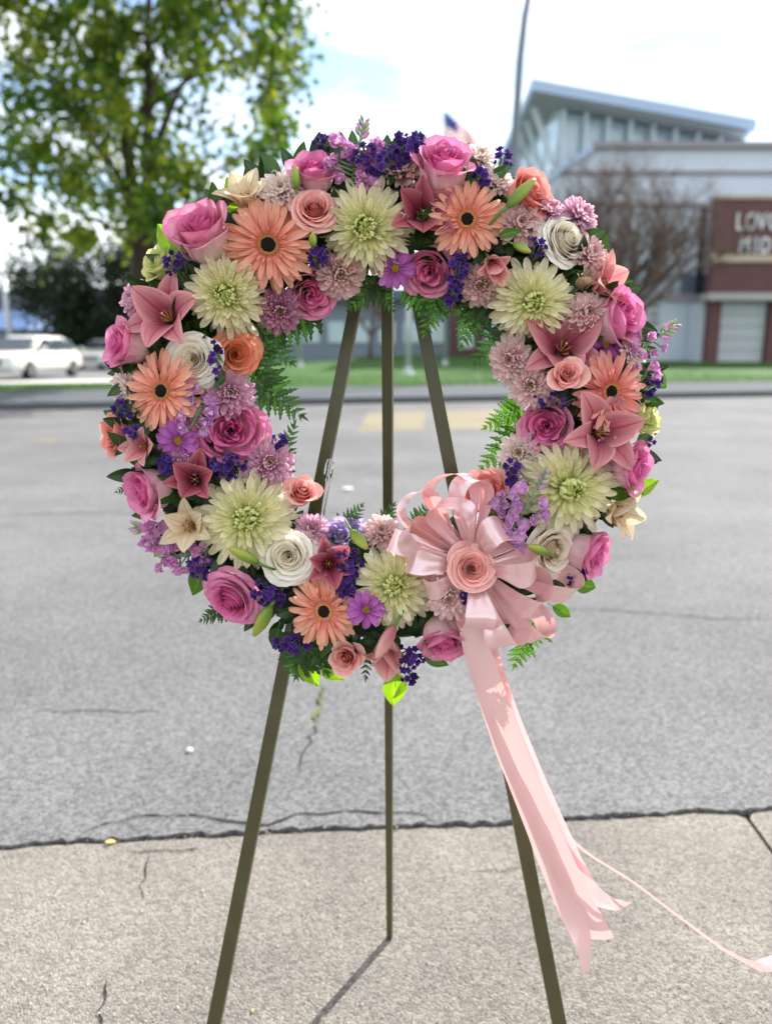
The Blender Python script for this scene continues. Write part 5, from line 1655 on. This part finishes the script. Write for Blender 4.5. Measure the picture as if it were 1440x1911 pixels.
# ---- statice
statice(703, 298, 42, 26, 30, 'purple statice at the top middle, directly above the spider chrysanthemum', size=17)
statice(761, 273, 26, 22, 18, 'purple statice on the top rim left of the tallest pink rose')
statice(601, 270, 18, 14, 9, 'purple statice poking up beside the upright pink rose', dy=.01)
statice(938, 297, 18, 16, 7, 'purple statice with green calyx standing out at the top right rim', dy=.01)
statice(897, 330, 15, 15, 8, 'purple statice just above the upper right gerbera')
statice(500, 352, 18, 18, 8, 'dark statice behind the white chrysanthemum at the upper left rim', dy=.02)
statice(593, 478, 20, 18, 12, 'dark statice under the small round green bud', dy=-.01)
statice(856, 503, 16, 32, 15, 'upright statice right of the open rose on the top inner rim')
statice(846, 545, 14, 22, 9, 'statice hanging into the ring below the top roses')
statice(1000, 464, 15, 18, 9, 'statice between the white rose and the short green bud')
statice(330, 492, 18, 24, 10, 'dark statice lying on the pale green bloom', dy=-.02)
statice(404, 672, 10, 34, 9, 'statice between the white and the apricot rose', dy=-.03)
statice(228, 766, 15, 13, 7, 'statice sticking out at the far left edge')
statice(247, 805, 9, 8, 4, 'tiny statice in front of the coral rose at the left edge', dy=-.02)
statice(424, 870, 36, 22, 24, 'broad dark statice under the biggest open rose', dy=-.012)
statice(318, 866, 18, 20, 12, 'statice left of the little pink chrysanthemum', dy=-.005)
statice(516, 832, 22, 18, 12, 'statice on the left inner rim behind a pink chrysanthemum', dy=.0)
statice(372, 1058, 18, 22, 11, 'statice above the large lower left rose', dy=.005)
statice(502, 1102, 32, 26, 22, 'dark statice between the large pink rose and the lower white rose')
statice(652, 1048, 22, 26, 16, 'statice right of the small dark lily')
statice(645, 1090, 18, 24, 13, 'statice just above the purple daisy at the bottom')
statice(540, 1202, 30, 14, 14, 'statice hanging on the bottom rim left of the gerbera')
statice(764, 1226, 26, 24, 18, 'dark statice hanging below the curled lily at the bottom', dy=.0)
statice(764, 1262, 14, 8, 6, 'lowest statice tip on the bottom rim', dy=.01)
statice(1034, 746, 40, 12, 12, 'faded statice lying above the fully open rose on the right', dy=-.02, size=13)
statice(954, 878, 10, 24, 10, 'thin upright statice beside the lower right spider chrysanthemum', dy=-.02)
statice(1217, 715, 12, 20, 9, 'statice at the far right edge beside a green leaf')
statice(1076, 1072, 16, 18, 9, 'statice right of the cream rose near the bow', dy=.0)
statice(868, 1110, 10, 16, 6, 'dark statice in the shade under the bow rose', dy=-.035)
statice(1208, 822, 8, 8, 4, 'dry statice tip under the pale yellow green bloom', dy=-.01, size=12)
# ---- stock
stock((655, 345), (679, 228), 92, 19, G_STOCK, 'pink stock spike at the top middle with a green budded tip', size=44, buds=8, budlen=.32)
stock((1170, 668), (1258, 606), 58, 7, G_STOCK, 'pink stock spike jutting out past the right edge with green buds', size=30, buds=9, budlen=.38)
stock((1205, 702), (1222, 676), 20, 2, G_STOCK, 'single pink stock florets on the right edge below the stock spike', size=34, buds=0)
stock((945, 1010), (1018, 880), 66, 12, G_STOCKL, 'lilac stock spike with grey green buds, right of the ribbon bow', dy=-.035, size=38, buds=8, budlen=.28)
stock((918, 950), (948, 918), 46, 5, G_STOCKL, 'lilac stock florets beside the coral rose above the bow', dy=-.035, size=32, buds=0)
stock((390, 728), (352, 806), 56, 9, G_STOCKL, 'lilac stock between the left gerbera and the biggest open rose', dy=-.005, size=38, buds=0)
stock((355, 1035), (252, 982), 62, 15, G_STOCK, 'pink stock spike pointing left below the buff cream lily', dy=.01, size=36, buds=7, budlen=.22)
stock((392, 1032), (296, 1040), 58, 12, G_STOCK, 'pink stock florets along the lower left rim', dy=.01, size=34, buds=0)
# ---- ferns
fern((470, 600), (548, 680), G_FERN, 'dark green fern drooping beside the apricot rose')
fern((465, 700), (566, 778), G_FERN, 'arching fern reaching furthest into the ring on the left', dy=(.03, -.01))
fern((460, 640), (520, 742), G_FERN, 'fern on the left inner rim between the apricot rose and the pink chrysanthemum')
fern((600, 560), (500, 640), G_FERN, 'fern under the open pink rose on the upper left inner rim')
fern((505, 900), (548, 790), G_FERN, 'upright fern above the slim salmon rose', dy=(.03, .0), n=9, wide=.36)
fern((720, 515), (650, 575), G_FERN, 'fern over the top of the left easel leg')
fern((760, 520), (808, 600), G_FERN, 'fern hanging into the ring below the purple daisy')
fern((830, 520), (790, 625), G_FERN, 'longest fern hanging over the right easel leg')
fern((900, 540), (860, 650), G_FERN, 'fern hanging into the ring below the dusky chrysanthemum')
fern((960, 560), (820, 572), G_FERN, 'fern lying along the upper right inner rim')
fern((985, 590), (880, 680), G_FERN, 'fern spray below the right spider chrysanthemum')
fern((690, 520), (735, 580), G_FERN, 'short fern at the middle of the top inner rim')
fern((985, 755), (902, 800), G_FERNB, 'bright sunlit fern on the right inner rim beside the open rose')
fern((985, 800), (898, 876), G_FERNB, 'lower bright fern on the right inner rim', dy=(.04, .01))
fern((910, 910), (850, 892), G_FERNB, 'short light green fern above the bow')
fern((630, 1000), (676, 942), G_FERN, 'small fern standing on the lower inner rim', n=8)
fern((700, 1000), (736, 940), G_FERN, 'small fern left of the bow beside the rear leg', n=8)
fern((770, 990), (800, 938), G_FERN, 'fern tucked among the upper bow loops', dy=(.0, -.035), n=8)
fern((590, 1170), (548, 1272), G_FERN, 'fern spray hanging over the left easel leg at the bottom', n=10, wide=.6)
fern((560, 1150), (610, 1262), G_FERN, 'fern hanging beside the small salmon rose at the bottom', n=9)
fern((690, 1180), (682, 1270), G_FERN, 'narrow fern hanging beside the curled lily', n=8, wide=.3)
fern((1000, 1150), (960, 1250), G_FERNB, 'light fern showing below the bow at the bottom right')
fern((430, 1130), (372, 1160), G_FERN, 'thin fern sticking out at the lower left edge', n=8)
fern((1080, 520), (1040, 470), G_FERN, 'dark fern between the white rose and the spider chrysanthemum', n=8)
fern((500, 365), (468, 322), G_FERN, 'fern tips above the cream lily at the top left', n=8)
fern((270, 780), (232, 770), G_FERN, 'dark fern under the left gerbera', n=7)
fern((260, 905), (216, 918), G_FERN, 'little fern sticking out left of the turned pink rose', n=7)
fern((800, 290), (778, 244), G_FERN, 'small fern tip standing on the top rim', n=7)
# ---- broad leaves
leaf((340, 470), (286, 418), G_LEAFB, 'bright green leaf lit from behind at the upper left rim', 0)
leaf((452, 385), (424, 320), G_LEAFB, 'bright leaf behind the cream lily at the top left', 1, dy=(.03, .02))
leaf((470, 390), (402, 384), G_LEAFB, 'yellow green leaf left of the cream lily', 2, dy=(.03, .02))
leaf((480, 370), (500, 322), G_LEAF, 'green leaf behind the white chrysanthemum at upper left', 1, dy=(.03, .02))
leaf((335, 560), (272, 508), G_LEAFD, 'dark leaf above the big dusty pink lily', 1, dy=(.02, .0))
leaf((737, 1250), (738, 1322), G_LEAFB, 'glowing yellow green leaf hanging lowest at the bottom', 0, dy=(.01, .0))
leaf((600, 1240), (640, 1276), G_LEAFB, 'glowing leaf under the small salmon rose at the bottom', 1, dy=(.02, .01))
leaf((560, 1230), (598, 1282), G_LEAFB, 'glowing leaf showing through the bottom fern spray', 0, dy=(.03, .02))
leaf((790, 1225), (838, 1240), G_LEAF, 'green leaf beside the downward facing pink rose', 0, dy=(.02, .01))
leaf((520, 1170), (508, 1218), G_LEAFD, 'dark leaf in front of the left easel leg at the bottom', 1, dy=(.01, .0))
leaf((380, 1050), (362, 1116), G_LEAF, 'green leaf at the lower left edge above the large rose', 0, dy=(.02, .02))
leaf((1205, 690), (1248, 728), G_LEAF, 'green leaf at the far right edge beside statice', 1, dy=(.0, -.01))
leaf((1130, 520), (1176, 560), G_LEAF, 'green leaf behind the light salmon lily', 1, dy=(.03, .02))
leaf((1170, 925), (1228, 893), G_LEAFB, 'pale leaf pointing right under the low right rim rose', 2, dy=(.01, .01))
leaf((1120, 915), (1200, 918), G_LEAF, 'long green leaf lying under the low right rim rose', 2, dy=(.0, .0))
leaf((1070, 1085), (1116, 1104), G_LEAF, 'green leaf right of the bow below the turned pink rose', 1, dy=(.01, .0))
leaf((1030, 1130), (1068, 1150), G_LEAF, 'small leaf below the right bow loops', 0, dy=(.03, .02))
leaf((880, 1085), (826, 1030), G_LEAFD, 'dark rose leaf behind the bow rose', 1, dy=(-.04, -.05))
leaf((595, 440), (640, 400), G_LEAFD, 'narrow dark leaf between the salmon rose and the top spider chrysanthemum', 2, dy=(-.0, -.01))
leaf((420, 700), (398, 720), G_LEAFD, 'grey green leaf tip between the white rose and the pink chrysanthemum', 1, dy=(-.02, -.03))
leaf((930, 440), (974, 428), G_LEAF, 'narrow green leaf beside the short pale bud', 2, dy=(-.02, -.03))
leaf((300, 1020), (288, 1042), G_LEAFB, 'tiny bright leaf under the pink stock at lower left', 0, dy=(.02, .02))
leaf((870, 1195), (866, 1230), G_LEAF, 'green leaf between the downward rose and the ribbon tail', 1, dy=(.02, .02))

# ================================================================== ribbon bow
def ribbon_mat():
    m, n, l, out = new_mat('satin_ribbon')
    p = n.new('ShaderNodeBsdfPrincipled')
    a = n.new('ShaderNodeAttribute'); a.attribute_name = 'pt'
    s = n.new('ShaderNodeSeparateColor'); l.new(a.outputs['Color'], s.inputs['Color'])
    w = n.new('ShaderNodeTexNoise'); w.inputs['Scale'].default_value = 1.0; w.inputs['Detail'].default_value = 3
    cx = n.new('ShaderNodeCombineXYZ')
    for k, (sock, f) in enumerate((('Green', 2.0), ('Blue', 26.0))):
        q = n.new('ShaderNodeMath'); q.operation = 'MULTIPLY'; l.new(s.outputs[sock], q.inputs[0]); q.inputs[1].default_value = f
        l.new(q.outputs[0], cx.inputs[k])
    l.new(cx.outputs[0], w.inputs['Vector'])
    b = n.new('ShaderNodeBump'); b.inputs['Strength'].default_value = .12; b.inputs['Distance'].default_value = .002
    l.new(w.outputs['Fac'], b.inputs['Height'])
    p.inputs['Base Color'].default_value = hexc('#f5cbc7')
    p.inputs['Roughness'].default_value = .24
    p.inputs['Specular IOR Level'].default_value = 1.0
    p.inputs['Coat Weight'].default_value = .5; p.inputs['Coat Roughness'].default_value = .12; p.inputs['Coat Tint'].default_value = (.93, .88, 1, 1)
    p.inputs['Anisotropic'].default_value = .5
    p.inputs['Sheen Weight'].default_value = .25
    l.new(b.outputs['Normal'], p.inputs['Normal'])
    t = n.new('ShaderNodeBsdfTranslucent'); t.inputs['Color'].default_value = hexc('#f5b4b0')
    mx = n.new('ShaderNodeMixShader'); mx.inputs['Fac'].default_value = .34
    l.new(p.outputs['BSDF'], mx.inputs[1]); l.new(t.outputs['BSDF'], mx.inputs[2])
    gl = n.new('ShaderNodeBsdfAnisotropic'); gl.inputs['Roughness'].default_value = .26; gl.inputs['Color'].default_value = (1, .90, .93, 1)
    l.new(b.outputs['Normal'], gl.inputs['Normal'])
    m2 = n.new('ShaderNodeMixShader'); m2.inputs['Fac'].default_value = .27
    l.new(mx.outputs[0], m2.inputs[1]); l.new(gl.outputs[0], m2.inputs[2]); l.new(m2.outputs[0], out.inputs['Surface'])
    return m
M_rib = ribbon_mat()
BY = surf_y(885, 1055)[0] - .028
bc = at(882, 1056, BY)
bow = empty('ribbon_bow', Matrix.Translation(bc), 'glossy pale pink ribbon bow with long tails on the lower right of the wreath', 'ribbon bow')
def strip_mesh(name, centers, widths, W):
    """A ribbon along centers; widths are unit vectors across it."""
    vs, fs, col = [], [], []
    n, nu = len(centers), 6
    for k in range(n):
        for i in range(nu + 1):
            u = -1 + 2 * i / nu
            w = W[k] if isinstance(W, list) else W
            q_ = max(0.0, 1 - min(k, n - 1 - k) / (n * .30)) if name == 'loop' else .0
            t_ = (centers[min(k + 1, n - 1)] - centers[max(k - 1, 0)]).normalized()
            nn_ = t_.cross(widths[k])
            vs.append(centers[k] + widths[k] * (u * w / 2) + nn_ * (w * (.16 * q_ * math.sin(7 * u + k * .1) + .05 * (1 - u * u) + .012 * math.sin(4 * u + .9 * k)))); col += [.5, k / (n - 1), i / nu, 1]
    for k in range(n - 1):
        for i in range(nu):
            a = k * (nu + 1) + i; fs.append((a, a + 1, a + nu + 2, a + nu + 1))
    me = mesh(name, vs, fs, M_rib, True)
    a_ = me.attributes.new('pt', 'FLOAT_COLOR', 'POINT'); a_.data.foreach_set('color', col)
    return me
sc_b = (bc - CAM).dot(_fwd) / F
def loop(tip, W, fat=.32, roll=0.0, out=.0, depth0=0.0):
    """One loop of the bow: leaves the knot towards tip and comes back; W = ribbon width in picture units, roll turns it about its own axis."""
    tipp = at(tip[0], tip[1], BY + out)
    d = tipp - bc; L = d.length; d.normalize()
    h = Vector((0, -1, 0)); h = (h - d * h.dot(d)).normalized()
    q = Quaternion(d, R(roll)); h = q @ h
    w = d.cross(h)
    N = 26; C_, Wd, Ws = [], [], []
    ph = rf_.uniform(-.2, .2)
    for k in range(N + 1):
        s = k / N
        x = L * math.sin(math.pi * s) ** .9
        y = fat * L * math.sin(2 * math.pi * s) * math.sin(math.pi * s) ** .6
        p = d * x + h * (y + depth0) 
        pin = .20 + .80 * min(1, (math.sin(math.pi * s)) ** 1.0 * 1.3)
        C_.append(p); Wd.append((w + d * (.22 + ph) * (math.cos(2 * math.pi * s) * .6)).normalized()); Ws.append(W * sc_b * pin)
    return link('loop', strip_mesh('loop', C_, Wd, Ws), bow)
LP = [((766, 922), 46, .26, -62, .02), ((826, 888), 44, .34, 58, .03), ((884, 890), 50, .24, -58, .0), ((826, 938), 42, .36, 50, -.02),
      ((756, 985), 52, .26, -42, -.005), ((728, 1006), 46, .20, 12, .03), ((762, 1042), 48, .34, 8, .0), ((788, 1088), 44, .34, -22, -.01),
      ((946, 986), 56, .42, -40, -.015), ((1002, 1056), 48, .42, 6, -.03), ((1016, 1112), 56, .36, 32, -.005), ((1076, 1090), 46, .18, 30, .025),
      ((1020, 1180), 46, .18, 35, .03), ((962, 1196), 54, .40, 24, -.015),       ((886, 1176), 56, .40, -8, -.035)]
for (tip, W, fat, roll, out) in LP: loop(tip, W, fat, roll, out, .004)
kn = MB(); kn.lathe([(.006, -.03), (.014, -.015), (.016, 0), (.014, .015), (.006, .03)], 10, T_((0, .004, 0)) @ RY(R(70)))
link('knot', kn.mesh('knot', M_rib, True), bow)
def tail(pts, name='tail'):
    """pts: (px, py, depth, width, turn) along the tail; turn is how far the ribbon is turned edge on."""
    C_, Wd, Ws = [], [], []
    P = [(at(x, y, Y) - bc, w, t) for x, y, Y, w, t in pts]
    K = 9
    for i in range(len(P) - 1):
        p0 = P[max(0, i - 1)][0]; p1 = P[i][0]; p2 = P[i + 1][0]; p3 = P[min(len(P) - 1, i + 2)][0]
        for k in range(K + (1 if i == len(P) - 2 else 0)):
            s = k / K
            c = .5 * ((2 * p1) + (p2 - p0) * s + (2 * p0 - 5 * p1 + 4 * p2 - p3) * s * s + (3 * p1 - p0 - 3 * p2 + p3) * s ** 3)
            C_.append(c); Ws.append((P[i][1] * (1 - s) + P[i + 1][1] * s)); Wd.append(P[i][2] * (1 - s) + P[i + 1][2] * s)
    out, ws = [], []
    for k in range(len(C_)):
        t = (C_[min(k + 1, len(C_) - 1)] - C_[max(k - 1, 0)]).normalized()
        vdir = (C_[k] + bc - CAM)
        s_ = vdir.dot(_fwd) / F
        side = t.cross(vdir.normalized()).normalized()
        q = Quaternion(t, R(Wd[k]))
        out.append(q @ side); ws.append(Ws[k] * s_)
    return link(name, strip_mesh(name, C_, out, ws), bow)
Y0 = BY - .01
tail([(872, 1120, BY, 44, 0), (884, 1190, Y0, 50, 8), (908, 1270, Y0, 54, 10), (955, 1400, Y0 + .01, 54, 14), (1006, 1520, Y0 + .02, 52, 16), (1050, 1620, Y0 + .02, 54, 22), (1090, 1700, Y0 + .02, 56, 30), (1122, 1752, Y0 + .03, 50, 34)])
tail([(880, 1150, BY + .02, 40, 10), (892, 1230, Y0 + .025, 46, 30), (930, 1370, Y0 + .03, 44, 40), (985, 1510, Y0 + .035, 44, 36), (1030, 1620, Y0 + .03, 48, 30), (1066, 1700, Y0 + .02, 48, 10), (1088, 1760, Y0 + .01, 36, -30), (1092, 1815, Y0 + .0, 16, -60)])
tail([(890, 1150, BY + .03, 40, 0), (930, 1290, Y0 + .045, 46, 20), (985, 1430, Y0 + .05, 46, 24), (1040, 1550, Y0 + .05, 44, 30), (1080, 1630, Y0 + .05, 40, 30), (1112, 1672, Y0 + .05, 36, 35), (1142, 1686, Y0 + .04, 30, 40), (1168, 1682, Y0 + .02, 26, 70)])
tail([(892, 1150, BY + .035, 34, 30), (960, 1350, Y0 + .055, 30, 50), (1040, 1530, Y0 + .06, 24, 64), (1090, 1588, Y0 + .06, 12, 70), (1180, 1646, Y0 + .06, 9, 66), (1270, 1714, Y0 + .06, 9, 64), (1350, 1772, Y0 + .06, 11, 60), (1398, 1797, Y0 + .05, 14, 50), (1425, 1802, Y0 + .04, 24, 20), (1470, 1790, Y0 + .03, 30, 10)])

# ================================================================== clear plastic pick, pebble, fallen leaf
m_, n_, l_, o_ = new_mat('clear_plastic')
pb = n_.new('ShaderNodeBsdfPrincipled'); pb.inputs['Base Color'].default_value = (.95, .95, .95, 1); pb.inputs['Roughness'].default_value = .06
pb.inputs['Transmission Weight'].default_value = 1.0; pb.inputs['IOR'].default_value = 1.45
l_.new(pb.outputs[0], o_.inputs['Surface'])
PYd = surf_y(600, 960)[0] - .012
pk0 = at(597, 985, PYd)
pick = empty('card_pick', Matrix.Translation(pk0), 'clear plastic forked card pick stuck in the lower left inner rim', 'card holder')
def prod(name, pts, r):
    mb = MB(); mb.tube([at(x, y, PYd + dy) - pk0 for x, y, dy in pts], [r] * len(pts), 6)
    return link(name, mb.mesh(name, m_, True), pick)
prod('stick', [(594, 985, .02), (600, 950, .002), (609, 903, 0), (607, 884, 0)], .0016)
prod('stick', [(601, 985, .02), (606, 950, .002), (615, 903, 0), (618, 884, 0)], .0016)
prod('prong', [(605, 886, 0), (608, 868, 0), (612, 856, 0), (615, 852, 0), (617, 857, 0), (614, 872, 0), (611, 888, 0), (618, 895, 0)], .0015)
prod('prong', [(612, 890, 0), (619, 884, 0), (621, 872, 0), (622, 862, 0)], .0015)

M_peb = plain('pebble_white', '#e6e4df', .7, noise=.1, nscale=60)
pc = ground(354, 1407)
pm = MB(); pm.lathe([(.002, -.006), (.009, -.004), (.011, .001), (.007, .007), (.001, .009)], 9)
pe = link('pebble', pm.mesh('pebble', M_peb, True), None, T_((pc.x, pc.y, .012)) @ Matrix.Diagonal((1.0, .8, .8, 1)))
tag(pe, 'small white pebble lying on the grey road, left of the easel', 'pebble')
pc = ground(648, 916)
pm = MB(); pm.lathe([(.004, -.012), (.035, -.008), (.042, .004), (.028, .014), (.002, .018)], 9)
pe = link('paper_scrap', pm.mesh('paper_scrap', M_peb, True), None, T_((pc.x, pc.y, .018)) @ Matrix.Diagonal((1.2, .9, .7, 1)))
tag(pe, 'crumpled white scrap on the road, seen through the ring near the rear leg', 'litter')
lc = ground(205, 1577)
fl_ = empty('fallen_leaf', T_((lc.x - .012, lc.y, .008)) @ RZ(.3) @ Matrix.Scale(.028, 4), 'small dry yellow leaf lying on the seam between concrete and road', 'leaf')
G_DRY = petal_mat('dry_leaf', [(0, '#cdbb70'), (1, '#d6c680')], midrib='#b09a50', trans=.3, rough=.7)
link('blade', variant(LEAFS[1], G_DRY), fl_)
lc = ground(470, 1893)
fl2 = empty('fallen_leaf', T_((lc.x, lc.y, .004)) @ RZ(1.3) @ Matrix.Scale(.010, 4), 'tiny dry leaf scrap on the concrete near the left easel leg', 'leaf')
link('blade', variant(LEAFS[2], G_DRY), fl2)
